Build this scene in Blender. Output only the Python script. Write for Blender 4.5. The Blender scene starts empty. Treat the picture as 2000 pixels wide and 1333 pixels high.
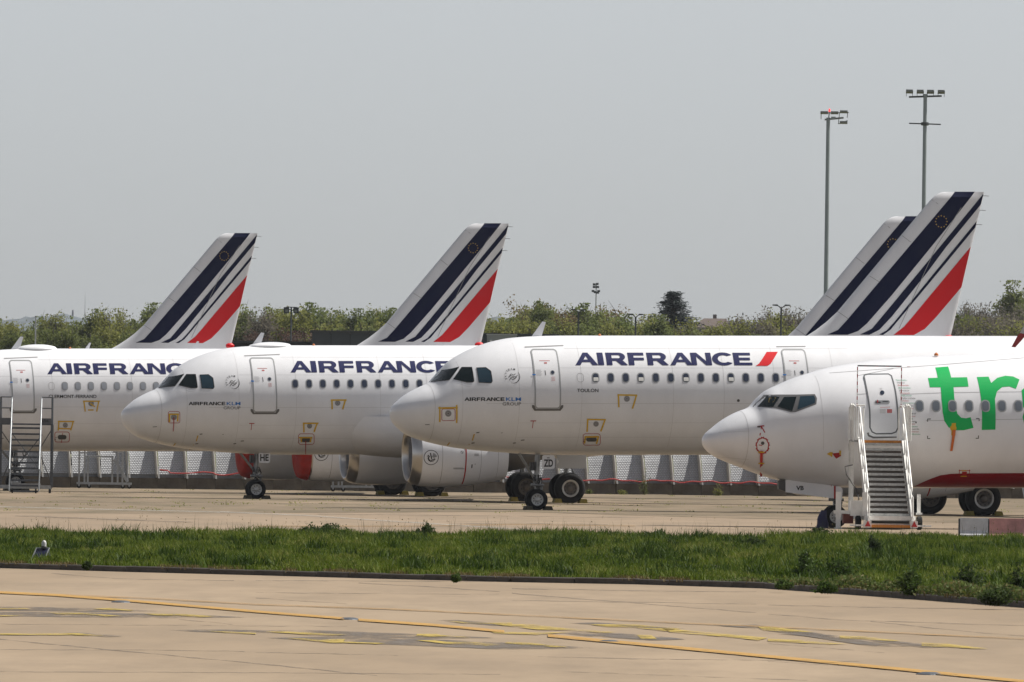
import bpy, bmesh, math, random
import numpy as np
from mathutils import Vector, Matrix
from mathutils.geometry import tessellate_polygon

rnd = random.Random(7)
nrs = np.random.RandomState(11)
SC = bpy.context.scene
COL = SC.collection
R = math.radians

# ------------------------------------------------------------------ camera
FPX, CX, CY = 27778.0, 1000.0, 666.5          # 500 mm lens, picture taken as 2000 x 1333
CAM_H, PITCH, ROLL = 3.04, math.atan(158.1 / 27778.0), R(0.75)
CAM_R = Matrix.Rotation(R(90) + PITCH, 3, 'X') @ Matrix.Rotation(ROLL, 3, 'Z')
CAM_P = Vector((0, 0, CAM_H))
cam = bpy.data.objects.new('camera', bpy.data.cameras.new('camera'))
cam.data.lens = 500.0; cam.data.sensor_width = 36.0
cam.data.clip_start = 1.0; cam.data.clip_end = 30000.0
cam.matrix_world = Matrix.Translation(CAM_P) @ CAM_R.to_4x4()
COL.objects.link(cam); SC.camera = cam

# ------------------------------------------------------------------ sky and sun
SUN_EL, SUN_AZ = R(52), R(18)                  # azimuth counted from +X (picture right) towards +Y (away)
sun_dir = Vector((math.cos(SUN_EL) * math.cos(SUN_AZ), math.cos(SUN_EL) * math.sin(SUN_AZ), math.sin(SUN_EL)))
w = bpy.data.worlds.new('World'); SC.world = w; w.use_nodes = True
nt = w.node_tree; nt.nodes.clear()
sky = nt.nodes.new('ShaderNodeTexSky'); sky.sky_type = 'NISHITA'; sky.sun_disc = False
sky.sun_elevation = SUN_EL; sky.sun_rotation = R(90) - SUN_AZ
sky.air_density = 0.5; sky.dust_density = 0.75; sky.ozone_density = 1.0
hs = nt.nodes.new('ShaderNodeHueSaturation'); hs.inputs['Saturation'].default_value = 0.30
bg = nt.nodes.new('ShaderNodeBackground'); bg.inputs['Strength'].default_value = 0.087
wo = nt.nodes.new('ShaderNodeOutputWorld')
nt.links.new(sky.outputs[0], hs.inputs['Color']); nt.links.new(hs.outputs[0], bg.inputs['Color'])
nt.links.new(bg.outputs[0], wo.inputs['Surface'])
sl = bpy.data.lights.new('sun', 'SUN'); sl.energy = 5.0; sl.angle = R(0.55); sl.color = (1.0, 0.95, 0.87)
so = bpy.data.objects.new('sun', sl); COL.objects.link(so)
so.rotation_euler = sun_dir.to_track_quat('Z', 'Y').to_euler(); so.location = (60, 300, 120)
vs = SC.view_settings
vs.view_transform = 'Standard'; vs.look = 'None'; vs.exposure = 0.4; vs.gamma = 1.0; vs.use_curve_mapping = False
SC.cycles.max_bounces = 8; SC.cycles.diffuse_bounces = 3; SC.cycles.glossy_bounces = 3
SC.cycles.volume_bounces = 0; SC.cycles.use_denoising = True

# ------------------------------------------------------------------ picture <-> world (for measuring the place)
def ray(px, py):
    return CAM_R @ Vector(((px - CX) / FPX, -(py - CY) / FPX, -1.0))
def gp(px, py, z=0.0):
    d = ray(px, py); t = (z - CAM_H) / d.z
    return CAM_P + d * t
def at(px, py, Y):
    d = ray(px, py); return CAM_P + d * (Y / d.y)
CAM_RI = CAM_R.transposed()
def proj(P):
    q = CAM_RI @ (Vector(P) - CAM_P)
    return CX - q.x / q.z * FPX, CY + q.y / q.z * FPX
def gnd(X, Y):                                  # foot point for a thing at picture column X and depth Y
    p = at(X, 900, Y); return Vector((p.x, Y, 0))

# ------------------------------------------------------------------ materials
MATS = {}
def mat(name, col, rough=0.6, metal=0.0, var=0.0, vscale=3.0, bump=0.0, bscale=20.0, coat=0.0, spec=0.5, col2=None, stretch=None, trans=0.0):
    if name in MATS: return MATS[name]
    m = bpy.data.materials.new(name); m.use_nodes = True; MATS[name] = m
    n, l = m.node_tree.nodes, m.node_tree.links
    b = n['Principled BSDF']
    b.inputs['Roughness'].default_value = rough; b.inputs['Metallic'].default_value = metal
    b.inputs['Specular IOR Level'].default_value = spec
    if coat: b.inputs['Coat Weight'].default_value = coat; b.inputs['Coat Roughness'].default_value = 0.08
    b.inputs['Base Color'].default_value = (*col, 1)
    if var or bump or col2:
        tc = n.new('ShaderNodeTexCoord'); mp = n.new('ShaderNodeMapping')
        l.new(tc.outputs['Object'], mp.inputs[0])
        if stretch: mp.inputs['Scale'].default_value = stretch
    if var or col2:
        tx = n.new('ShaderNodeTexNoise'); tx.inputs['Scale'].default_value = vscale; tx.inputs['Detail'].default_value = 6
        tx.inputs['Roughness'].default_value = 0.65
        l.new(mp.outputs[0], tx.inputs['Vector'])
        rp = n.new('ShaderNodeValToRGB'); l.new(tx.outputs[0], rp.inputs[0])
        c2 = col2 or tuple(max(0, c * (1 - var)) for c in col)
        rp.color_ramp.elements[0].position = 0.32; rp.color_ramp.elements[1].position = 0.68
        rp.color_ramp.elements[0].color = (*c2, 1)
        rp.color_ramp.elements[1].color = (*(col if col2 else tuple(min(1, c * (1 + var * 0.5)) for c in col)), 1)
        l.new(rp.outputs[0], b.inputs['Base Color'])
    if bump:
        bx_ = n.new('ShaderNodeTexNoise'); bx_.inputs['Scale'].default_value = bscale; bx_.inputs['Detail'].default_value = 5
        l.new(mp.outputs[0], bx_.inputs['Vector'])
        bp = n.new('ShaderNodeBump'); bp.inputs['Strength'].default_value = bump; bp.inputs['Distance'].default_value = 0.02
        l.new(bx_.outputs[0], bp.inputs['Height']); l.new(bp.outputs[0], b.inputs['Normal'])
    return m
def worn(m, scale, lo, hi, stretch=(1, 1, 1)):      # paint rubbed through to the concrete in patches
    n, l = m.node_tree.nodes, m.node_tree.links
    tc = n.new('ShaderNodeTexCoord'); mp = n.new('ShaderNodeMapping'); mp.inputs['Scale'].default_value = stretch
    tx = n.new('ShaderNodeTexNoise'); tx.inputs['Scale'].default_value = scale; tx.inputs['Detail'].default_value = 9; tx.inputs['Roughness'].default_value = 0.75
    rp = n.new('ShaderNodeValToRGB'); rp.color_ramp.elements[0].position = lo; rp.color_ramp.elements[1].position = hi
    l.new(tc.outputs['Object'], mp.inputs[0]); l.new(mp.outputs[0], tx.inputs['Vector']); l.new(tx.outputs[0], rp.inputs[0])
    l.new(rp.outputs[0], n['Principled BSDF'].inputs['Alpha'])
    return m
def leaf_mat(name, cols, pos_scale=0.0, trans=0.48):
    if name in MATS: return MATS[name]
    m = bpy.data.materials.new(name); m.use_nodes = True; MATS[name] = m
    n, l = m.node_tree.nodes, m.node_tree.links
    b = n['Principled BSDF']; b.inputs['Roughness'].default_value = 0.6; b.inputs['Specular IOR Level'].default_value = 0.12
    g = n.new('ShaderNodeNewGeometry'); oi = n.new('ShaderNodeObjectInfo')
    ad = n.new('ShaderNodeMath'); ad.operation = 'MULTIPLY_ADD'; ad.inputs[1].default_value = 0.62
    l.new(g.outputs['Random Per Island'], ad.inputs[0])
    if pos_scale:
        tx = n.new('ShaderNodeTexNoise'); tx.inputs['Scale'].default_value = pos_scale; tx.inputs['Detail'].default_value = 4
        l.new(g.outputs['Position'], tx.inputs['Vector'])
        mm = n.new('ShaderNodeMath'); mm.operation = 'MULTIPLY_ADD'; mm.inputs[1].default_value = 1.4; mm.inputs[2].default_value = -0.5
        l.new(tx.outputs[0], mm.inputs[0]); l.new(mm.outputs[0], ad.inputs[2])
    else:
        mm = n.new('ShaderNodeMath'); mm.operation = 'MULTIPLY'; mm.inputs[1].default_value = 0.38
        l.new(oi.outputs['Random'], mm.inputs[0]); l.new(mm.outputs[0], ad.inputs[2])
    rp = n.new('ShaderNodeValToRGB'); l.new(ad.outputs[0], rp.inputs[0])
    el = rp.color_ramp.elements
    while len(el) < len(cols): el.new(0.5)
    for i, c in enumerate(cols):
        el[i].position = i / (len(cols) - 1); el[i].color = (*c, 1)
    l.new(rp.outputs[0], b.inputs['Base Color'])
    tr = n.new('ShaderNodeBsdfTranslucent'); l.new(rp.outputs[0], tr.inputs['Color'])
    mx = n.new('ShaderNodeMixShader'); mx.inputs[0].default_value = trans
    l.new(b.outputs[0], mx.inputs[1]); l.new(tr.outputs[0], mx.inputs[2])
    l.new(mx.outputs[0], n['Material Output'].inputs['Surface'])
    return m

WHITE = mat('white_aircraft_paint', (0.74, 0.75, 0.785), 0.40, var=0.07, vscale=0.9, coat=0.3, stretch=(1, 1, .4), bump=0.06, bscale=1.6)
WHITE2 = mat('white_paint_steel', (0.78, 0.78, 0.76), 0.45, var=0.12, vscale=6)
NAVY = mat('navy_livery_paint', (0.008, 0.012, 0.075), 0.45, spec=0.2)
NAVYD = mat('dark_navy_fin_paint', (0.003, 0.006, 0.036), 0.45, spec=0.15)
RED = mat('red_livery_paint', (0.60, 0.008, 0.014), 0.4, spec=0.25)
DKRED = mat('dark_red_belly_paint', (0.23, 0.004, 0.008), 0.4, spec=0.25)
GREEN = mat('green_livery_paint', (0.0, 0.40, 0.09), 0.4, spec=0.3)
BLUE = mat('blue_lettering_paint', (0.02, 0.16, 0.50), 0.4)
BLACK = mat('black_marking_paint', (0.012, 0.012, 0.014), 0.5)
DGREY = mat('dark_grey_marking', (0.07, 0.07, 0.07), 0.5)
SEAM = mat('seam_grey', (0.30, 0.30, 0.31), 0.6)
FRAME = mat('door_frame_grey', (0.33, 0.34, 0.35), 0.4, metal=0.3)
SILL = mat('door_sill_metal', (0.14, 0.14, 0.14), 0.5, metal=0.5)
GLASS = mat('cockpit_glass', (0.006, 0.012, 0.014), 0.08, spec=0.4)
GLASSB = mat('cockpit_blind', (0.022, 0.045, 0.065), 0.12, spec=0.4)
PANE = mat('cabin_pane_dark', (0.035, 0.045, 0.075), 0.1, spec=0.6)
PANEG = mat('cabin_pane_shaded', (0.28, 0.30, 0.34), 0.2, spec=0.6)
PANEB = mat('cabin_pane_blue_grey', (0.13, 0.15, 0.18), 0.12, spec=0.6)
SHADE = mat('cabin_blind_white', (0.7, 0.7, 0.68), 0.5)
YELT = mat('yellow_tape', (0.62, 0.38, 0.015), 0.6)
REDT = mat('red_tape', (0.38, 0.012, 0.015), 0.6)
GOLD = mat('star_gold', (0.55, 0.36, 0.06), 0.5)
TYRE = mat('tyre_rubber', (0.009, 0.009, 0.010), 0.85, spec=0.3, var=0.3, vscale=9)
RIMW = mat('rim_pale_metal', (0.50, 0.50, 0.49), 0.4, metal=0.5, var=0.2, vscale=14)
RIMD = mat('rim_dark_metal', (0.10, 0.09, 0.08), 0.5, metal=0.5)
GEAR = mat('gear_grey_metal', (0.30, 0.31, 0.32), 0.4, metal=0.5, var=0.3, vscale=10)
GEARD = mat('gear_dark_hoses', (0.03, 0.03, 0.032), 0.6)
LIP = mat('inlet_lip_aluminium', (0.50, 0.48, 0.46), 0.28, metal=0.9)
DUCT = mat('inlet_duct_grey', (0.30, 0.31, 0.34), 0.4)
FAN = mat('fan_titanium', (0.05, 0.05, 0.055), 0.4, metal=0.6)
CORE = mat('core_cowl_metal', (0.10, 0.095, 0.09), 0.45, metal=0.6)
COVER = mat('red_cover_canvas', (0.34, 0.018, 0.008), 0.9, var=0.25, vscale=4, bump=0.4, bscale=5)
WINGM = mat('wing_grey_paint', (0.42, 0.43, 0.44), 0.4)
GALV = mat('galvanised_steel', (0.36, 0.38, 0.40), 0.42, metal=0.5, var=0.25, vscale=9)
GALVD = mat('weathered_steel', (0.09, 0.10, 0.115), 0.5, metal=0.4, var=0.3, vscale=9)
CHOCKY = mat('chock_yellow', (0.22, 0.18, 0.035), 0.8, var=0.35, vscale=12)
CHOCKD = mat('chock_old_wood', (0.085, 0.075, 0.05), 0.9, var=0.3, vscale=15)
REDGL = mat('red_reflector', (0.5, 0.02, 0.02), 0.3)
ORANGE = mat('orange_step_edge', (0.60, 0.22, 0.03), 0.6, var=0.2, vscale=12)
TREAD = mat('stair_tread_steel', (0.42, 0.42, 0.41), 0.5, metal=0.2, var=0.3, vscale=14)
BARK = mat('bark', (0.09, 0.075, 0.06), 0.9, var=0.3, vscale=3)

# ------------------------------------------------------------------ mesh helpers
class MB:
    def __init__(s): s.v = []; s.f = []
    def add(s, vs, fs):
        o = len(s.v); s.v += [tuple(q) for q in vs]; s.f += [tuple(i + o for i in f) for f in fs]; return s
    def box(s, c, d, rot=None):
        c = Vector(c); h = [x / 2 for x in d]; vs = []
        for sx in (-1, 1):
            for sy in (-1, 1):
                for sz in (-1, 1):
                    q = Vector((sx * h[0], sy * h[1], sz * h[2]))
                    if rot: q = rot @ q
                    vs.append(c + q)
        return s.add(vs, [(0, 1, 3, 2), (4, 6, 7, 5), (0, 4, 5, 1), (2, 3, 7, 6), (0, 2, 6, 4), (1, 5, 7, 3)])
    def bar(s, p, q, w, h=None, up=(0, 0, 1)):
        p, q = Vector(p), Vector(q); h = h or w; d = (q - p); L = d.length
        if L < 1e-6: return s
        d.normalize(); u = Vector(up)
        if abs(d.dot(u)) > 0.98: u = Vector((0, 1, 0))
        x = d.cross(u).normalized(); z = x.cross(d)
        vs = [b + x * (sx * w / 2) + z * (sz * h / 2) for b in (p, q) for sx, sz in ((-1, -1), (1, -1), (1, 1), (-1, 1))]
        return s.add(vs, [(3, 2, 1, 0), (4, 5, 6, 7), (0, 1, 5, 4), (1, 2, 6, 5), (2, 3, 7, 6), (3, 0, 4, 7)])
    def tube(s, pts, r, n=6, cap=True):
        pts = [Vector(p) for p in pts]; rs = r if isinstance(r, (list, tuple)) else [r] * len(pts)
        vs, fs = [], []
        for i, p in enumerate(pts):
            d = (pts[min(i + 1, len(pts) - 1)] - pts[max(i - 1, 0)]).normalized()
            u = Vector((0, 0, 1)) if abs(d.z) < 0.9 else Vector((0, 1, 0))
            x = d.cross(u).normalized(); y = x.cross(d)
            for k in range(n):
                t = 2 * math.pi * k / n; vs.append(p + (x * math.cos(t) + y * math.sin(t)) * rs[i])
        for i in range(len(pts) - 1):
            for k in range(n):
                fs.append((i * n + k, i * n + (k + 1) % n, (i + 1) * n + (k + 1) % n, (i + 1) * n + k))
        if cap: fs += [tuple(range(n))[::-1], tuple((len(pts) - 1) * n + k for k in range(n))]
        return s.add(vs, fs)
    def lathe(s, prof, c=(0, 0, 0), axis='x', n=32, close=False):
        vs, fs = [], []
        for (x, r) in prof:
            for k in range(n):
                t = 2 * math.pi * k / n; a, b = r * math.cos(t), r * math.sin(t)
                q = {'x': (x, a, b), 'y': (b, x, a), 'z': (a, b, x)}[axis]
                vs.append((q[0] + c[0], q[1] + c[1], q[2] + c[2]))
        m = len(prof)
        for i in range(m - (0 if close else 1)):
            j = (i + 1) % m
            for k in range(n):
                fs.append((i * n + k, i * n + (k + 1) % n, j * n + (k + 1) % n, j * n + k))
        return s.add(vs, fs)
    def prism(s, poly, fmap0, fmap1):
        n = len(poly); s.add([fmap0(*p) for p in poly] + [fmap1(*p) for p in poly],
            [tuple(range(n)), tuple(range(2 * n - 1, n - 1, -1))] + [(i, i + n, (i + 1) % n + n, (i + 1) % n) for i in range(n)])
        return s
def finish(me, smooth=False, angle=None):
    bm = bmesh.new(); bm.from_mesh(me)
    bmesh.ops.recalc_face_normals(bm, faces=bm.faces)
    bm.to_mesh(me); bm.free()
    if smooth:
        me.polygons.foreach_set('use_smooth', [True] * len(me.polygons))
        if angle: me.set_sharp_from_angle(angle=R(angle))
    me.update()
def obj(name, mb, m, parent=None, smooth=False, angle=40, loc=None, fix=True):
    me = bpy.data.meshes.new(name); me.from_pydata(mb.v, [], mb.f); me.materials.append(m)
    if fix: finish(me, smooth, angle if smooth else None)
    o = bpy.data.objects.new(name, me); COL.objects.link(o)
    if parent: o.parent = parent
    if loc: o.location = loc
    return o
def tag(o, label=None, cat=None, group=None, kind=None):
    if label: o['label'] = label
    if cat: o['category'] = cat
    if group: o['group'] = group
    if kind: o['kind'] = kind
    return o
def thing(name, label, cat, M=None, loc=None, rz=0, group=None):
    o = bpy.data.objects.new(name, None); COL.objects.link(o); o.empty_display_size = 0.3
    if M is not None: o.matrix_world = M
    else: o.location = loc or (0, 0, 0); o.rotation_euler = (0, 0, rz)
    return tag(o, label, cat, group)
def copy_tree(o, parent=None):
    c = o.copy(); COL.objects.link(c)
    if parent: c.parent = parent
    for ch in o.children: copy_tree(ch, c)
    return c

# flat artwork in 2-D, sliced and wrapped on a surface
class Flat:
    def __init__(s): s.v = []; s.f = []
    def poly(s, outer, holes=()):
        loops = [[Vector((x, y, 0)) for x, y in lp] for lp in (outer, *holes)]
        flat = [q for lp in loops for q in lp]
        o = len(s.v); s.v += [(q.x, q.y) for q in flat]
        s.f += [tuple(i + o for i in t) for t in tessellate_polygon(loops)]; return s
    def line(s, pts, wd, close=False):
        n = len(pts); ws = wd if isinstance(wd, (list, tuple)) else [wd] * n
        L, Rr = [], []
        for i, (x, y) in enumerate(pts):
            a = pts[(i - 1) % n] if (close or i) else pts[0]; b = pts[(i + 1) % n] if (close or i < n - 1) else pts[-1]
            dx, dy = b[0] - a[0], b[1] - a[1]; l = math.hypot(dx, dy) or 1; k = ws[i] / 2
            L.append((x - dy / l * k, y + dx / l * k)); Rr.append((x + dy / l * k, y - dx / l * k))
        o = len(s.v); s.v += L + Rr
        for i in range(n if close else n - 1):
            j = (i + 1) % n; s.f.append((o + i, o + j, o + n + j, o + n + i))
        return s
    def disc(s, x, y, rx, ry=None, n=20):
        ry = ry or rx; return s.poly([(x + rx * math.cos(2 * math.pi * k / n), y + ry * math.sin(2 * math.pi * k / n)) for k in range(n)])
    def ring(s, x, y, rx, ry, wd, n=28, a0=0, a1=360):
        full = a1 - a0 >= 360
        pts = [(x + rx * math.cos(R(a0 + (a1 - a0) * k / n)), y + ry * math.sin(R(a0 + (a1 - a0) * k / n))) for k in range(n if full else n + 1)]
        return s.line(pts, wd, full)
    def xf(s, fn): s.v = [fn(*q) for q in s.v]; return s
    def merge(s, o):
        k = len(s.v); s.v += o.v; s.f += [tuple(i + k for i in f) for f in o.f]; return s
    def emit(s, name, m, parent, mapfn, step=(0.3, 0.12), thick=0, smooth=False):
        bm = bmesh.new(); vs = [bm.verts.new((x, y, 0)) for x, y in s.v]
        for f in s.f:
            try: bm.faces.new([vs[i] for i in f])
            except ValueError: pass
        if step and s.v:
            A = np.array(s.v)
            for ax in (0, 1):
                lo, hi = A[:, ax].min(), A[:, ax].max(); n = int((hi - lo) / step[ax])
                for k in range(1, n + 1):
                    co = [0, 0, 0]; no = [0, 0, 0]; co[ax] = lo + (hi - lo) * k / (n + 1); no[ax] = 1
                    bmesh.ops.bisect_plane(bm, geom=bm.verts[:] + bm.edges[:] + bm.faces[:], dist=1e-6, plane_co=co, plane_no=no)
        for v in bm.verts: v.co = mapfn(v.co.x, v.co.y)
        bm.normal_update()
        me = bpy.data.meshes.new(name); bm.to_mesh(me); bm.free(); me.materials.append(m)
        if smooth: me.polygons.foreach_set('use_smooth', [True] * len(me.polygons))
        o = bpy.data.objects.new(name, me); COL.objects.link(o); o.parent = parent
        return o
def rrect(x0, y0, x1, y1, r, n=5):
    pts = []
    for cx, cy, a in ((x1 - r, y1 - r, 0), (x0 + r, y1 - r, 90), (x0 + r, y0 + r, 180), (x1 - r, y0 + r, 270)):
        pts += [(cx + r * math.cos(R(a + 90 * k / n)), cy + r * math.sin(R(a + 90 * k / n))) for k in range(n + 1)]
    return pts
def text_flat(body, x0, y0, x1, y1, bold=0.0, space=1.0):
    c = bpy.data.curves.new('lettering', 'FONT'); c.body = body; c.offset = bold; c.resolution_u = 3; c.space_character = space
    o = bpy.data.objects.new('lettering', c); COL.objects.link(o)
    me = bpy.data.meshes.new_from_object(o)
    fl = Flat(); fl.v = [(v.co.x, v.co.y) for v in me.vertices]; fl.f = [tuple(p.vertices) for p in me.polygons]
    bpy.data.objects.remove(o); bpy.data.curves.remove(c); bpy.data.meshes.remove(me)
    A = np.array(fl.v); a, b = A.min(0), A.max(0)
    return fl.xf(lambda x, y: (x0 + (x - a[0]) / (b[0] - a[0]) * (x1 - x0), y0 + (y - a[1]) / (b[1] - a[1]) * (y1 - y0)))

# the airline's wide capitals
def arc(cx, cy, rx, ry, a0, a1, n=14):
    return [(cx + rx * math.cos(R(a0 + (a1 - a0) * k / n)), cy + ry * math.sin(R(a0 + (a1 - a0) * k / n))) for k in range(n + 1)]
GLY = {
 'A': (162, [([(0, 0), (64, 90), (98, 90), (162, 0), (122, 0), (108, 22), (50, 22), (36, 0)], [[(63, 40), (97, 40), (81, 66)]])]),
 'I': (44, [([(0, 0), (0, 90), (42, 90), (42, 0)], [])]),
 'R': (150, [([(0, 0), (0, 90), (95, 90)] + arc(95, 61, 42, 29, 80, -62, 8) + [(150, 0), (104, 0), (68, 31), (40, 31), (40, 0)], [[(40, 72), (92, 72), (100, 66), (100, 56), (92, 50), (40, 50)]])]),
 'F': (118, [([(0, 0), (0, 90), (114, 90), (114, 70), (40, 70), (40, 54), (112, 54), (112, 35), (40, 35), (40, 0)], [])]),
 'N': (146, [([(0, 0), (0, 90), (44, 90), (107, 28), (107, 90), (145, 90), (145, 0), (103, 0), (38, 64), (38, 0)], [])]),
 'C': (146, [(arc(80, 45, 80, 47, 38, 322, 22) + arc(82, 45, 42, 27, 310, 50, 18), [])]),
 'E': (132, [([(0, 0), (0, 90), (124, 90), (124, 71), (40, 71), (40, 55), (118, 55), (118, 36), (40, 36), (40, 19), (130, 19), (130, 0)], [])]),
}
AF_X = [(0, 'A'), (163, 'I'), (225, 'R'), (382, 'F'), (517, 'R'), (677, 'A'), (831, 'N'), (982, 'C'), (1135, 'E')]
def airfrance(x0, y0, x1, y1):
    f = Flat()
    for ox, ch in AF_X:
        for outer, holes in GLY[ch][1]:
            f.poly([(x + ox, y) for x, y in outer], [[(x + ox, y) for x, y in h] for h in holes])
    return f.xf(lambda x, y: (x0 + x / 1265 * (x1 - x0), y0 + y / 90 * (y1 - y0)))
# ------------------------------------------------------------------ aircraft
from bisect import bisect_right
class Pchip:
    def __init__(s, pts):
        s.x = [math.sqrt(max(0, p[0])) for p in pts]; s.y = [p[1] for p in pts]; n = len(pts)
        h = [s.x[i + 1] - s.x[i] for i in range(n - 1)]; d = [(s.y[i + 1] - s.y[i]) / h[i] for i in range(n - 1)]
        m = [d[0]] + [0.0] * (n - 2) + [d[-1]]
        for i in range(1, n - 1):
            if d[i - 1] * d[i] > 0:
                w1, w2 = 2 * h[i] + h[i - 1], h[i] + 2 * h[i - 1]
                m[i] = (w1 + w2) / (w1 / d[i - 1] + w2 / d[i])
        s.h, s.m = h, m
    def __call__(s, a):
        x = math.sqrt(max(0.0, a))
        if x >= s.x[-1]: return s.y[-1]
        i = max(0, bisect_right(s.x, x) - 1); h = s.h[i]; t = (x - s.x[i]) / h
        return ((1 + 2 * t) * (1 - t) ** 2) * s.y[i] + t * (1 - t) ** 2 * h * s.m[i] + t * t * (3 - 2 * t) * s.y[i + 1] + t * t * (t - 1) * h * s.m[i + 1]

YAW, NOSE_DOWN = R(12.5), 0.0131
TOP_A = [(0, -.6), (.045, -.44), (.24, -.225), (.59, .05), (.99, .265), (1.39, .445), (1.78, .86), (2.03, 1.13), (2.38, 1.37), (2.83, 1.6), (3.28, 1.77), (3.72, 1.89), (4.17, 1.975), (4.82, 2.03), (5.56, 2.06), (6.5, 2.07)]
BOT_A = [(0, -.6), (.02, -.80), (.12, -.98), (.3, -1.165), (.54, -1.35), (.99, -1.525), (1.59, -1.685), (2.33, -1.825), (3.08, -1.905), (3.82, -1.97), (4.57, -2.02), (5.3, -2.05), (6.5, -2.07)]
WID_A = [(0, 0), (.045, .29), (.12, .48), (.3, .76), (.6, 1.04), (1.0, 1.30), (1.6, 1.56), (2.4, 1.75), (3.3, 1.88), (4.2, 1.945), (5.2, 1.97), (6.5, 1.975)]
ZC_A = [(0, -.6), (.6, -.5), (1.6, -.33), (3, -.12), (4.5, -.02), (6, 0)]
TOP_D = [(0, -.6), (.05, -.44), (.31, -.20), (.66, .06), (1.1, .29), (1.45, .42), (1.76, .74), (1.98, .925), (2.33, 1.09), (2.78, 1.28), (3.3, 1.445), (3.74, 1.57), (4.62, 1.73), (6.0, 1.9), (7.75, 1.98), (9.6, 2.0)]
BOT_D = [(0, -.6), (.015, -.69), (.11, -.85), (.31, -1.02), (.66, -1.19), (1.23, -1.41), (1.8, -1.62), (2.25, -1.75), (3.2, -1.9), (4.2, -1.98), (6.4, -2.01)]
WID_D = [(0, 0), (.05, .28), (.31, .68), (.66, .95), (1.1, 1.17), (1.8, 1.42), (2.8, 1.64), (4.2, 1.80), (6, 1.87), (8, 1.88)]
ZC_D = [(0, -.6), (.66, -.5), (1.8, -.32), (3.3, -.12), (5, 0)]

class Plane:
    def __init__(s, nose, sc, zc7, L, kind='A'):
        s.sc, s.L = sc, L; Y = FPX / sc
        s.O = Vector((at(nose[0], nose[1], Y).x, Y, 0)); s.z0 = zc7 - 7 * NOSE_DOWN
        s.M = Matrix.Translation(s.O) @ Matrix.Rotation(YAW, 4, 'Z') @ Matrix.Rotation(-math.atan(NOSE_DOWN), 4, 'Y')
        T, B, W, Z = (TOP_A, BOT_A, WID_A, ZC_A) if kind == 'A' else (TOP_D, BOT_D, WID_D, ZC_D)
        r, wd = T[-1][1], W[-1][1]
        s.top = Pchip(T + [(L - 6.5, r), (L - 3, r * .97), (L - 1, r * .86), (L, r * .66)])
        s.bot = Pchip(B + [(L - 12.5, -r), (L - 10, -r * .86), (L - 6.5, -r * .42), (L - 3, r * .08), (L, r * .48)])
        s.wid = Pchip(W + [(L - 12, wd), (L - 9, wd * .9), (L - 5.5, wd * .63), (L - 2.5, wd * .36), (L, wd * .13)])
        s.zc = Pchip(Z + [(L - 12, 0.001), (L - 6, r * .3), (L, r * .57)])
    def S(s, a, f):
        z = s.zc(a); H = (s.top(a) - z) if math.sin(f) >= 0 else (z - s.bot(a))
        return Vector((a, -s.wid(a) * math.cos(f), s.z0 + z + H * math.sin(f)))
    def phi(s, a, h):
        z = s.zc(a); H = (s.top(a) - z) if h >= z else (z - s.bot(a))
        return math.asin(max(-.9995, min(.9995, (h - z) / max(H, 1e-4))))
    def on(s, a, h, off=0.0):
        a = max(a, 0.004); f = s.phi(a, h); P = s.S(a, f)
        if off:
            e = 0.01; n = (s.S(a + e, f) - P).cross(s.S(a, f + e) - P)
            n.normalize()
            if n.y > 0 and abs(math.cos(f)) > 0.05: n = -n
            P = P + n * off
        return P
    def map(s, off): return lambda a, h: s.on(a, h, off)
    def solve(s, px, py, fun):
        a = max(0.05, (px - proj(s.M @ Vector((0, 0, s.z0)))[0]) / s.sc); h = 0.0
        for _ in range(14):
            q = proj(s.M @ fun(a, h))
            a = max(0.01, a + (px - q[0]) / s.sc * .95); h = h - (py - q[1]) / s.sc * .95
            if fun == s.on: h = max(s.bot(a) + .004, min(s.top(a) - .004, h))
        return a, h
    def ab(s, px, py): return s.solve(px, py, s.on)
    def flatab(s, px, py, p): return s.solve(px, py, lambda a, h: Vector((a, -p, s.z0 + h)))
    def gz(s, a): return -a * NOSE_DOWN                      # local height of the ground at station a
    def w(s, a, p, z): return s.M @ Vector((a, -p, z))

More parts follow.
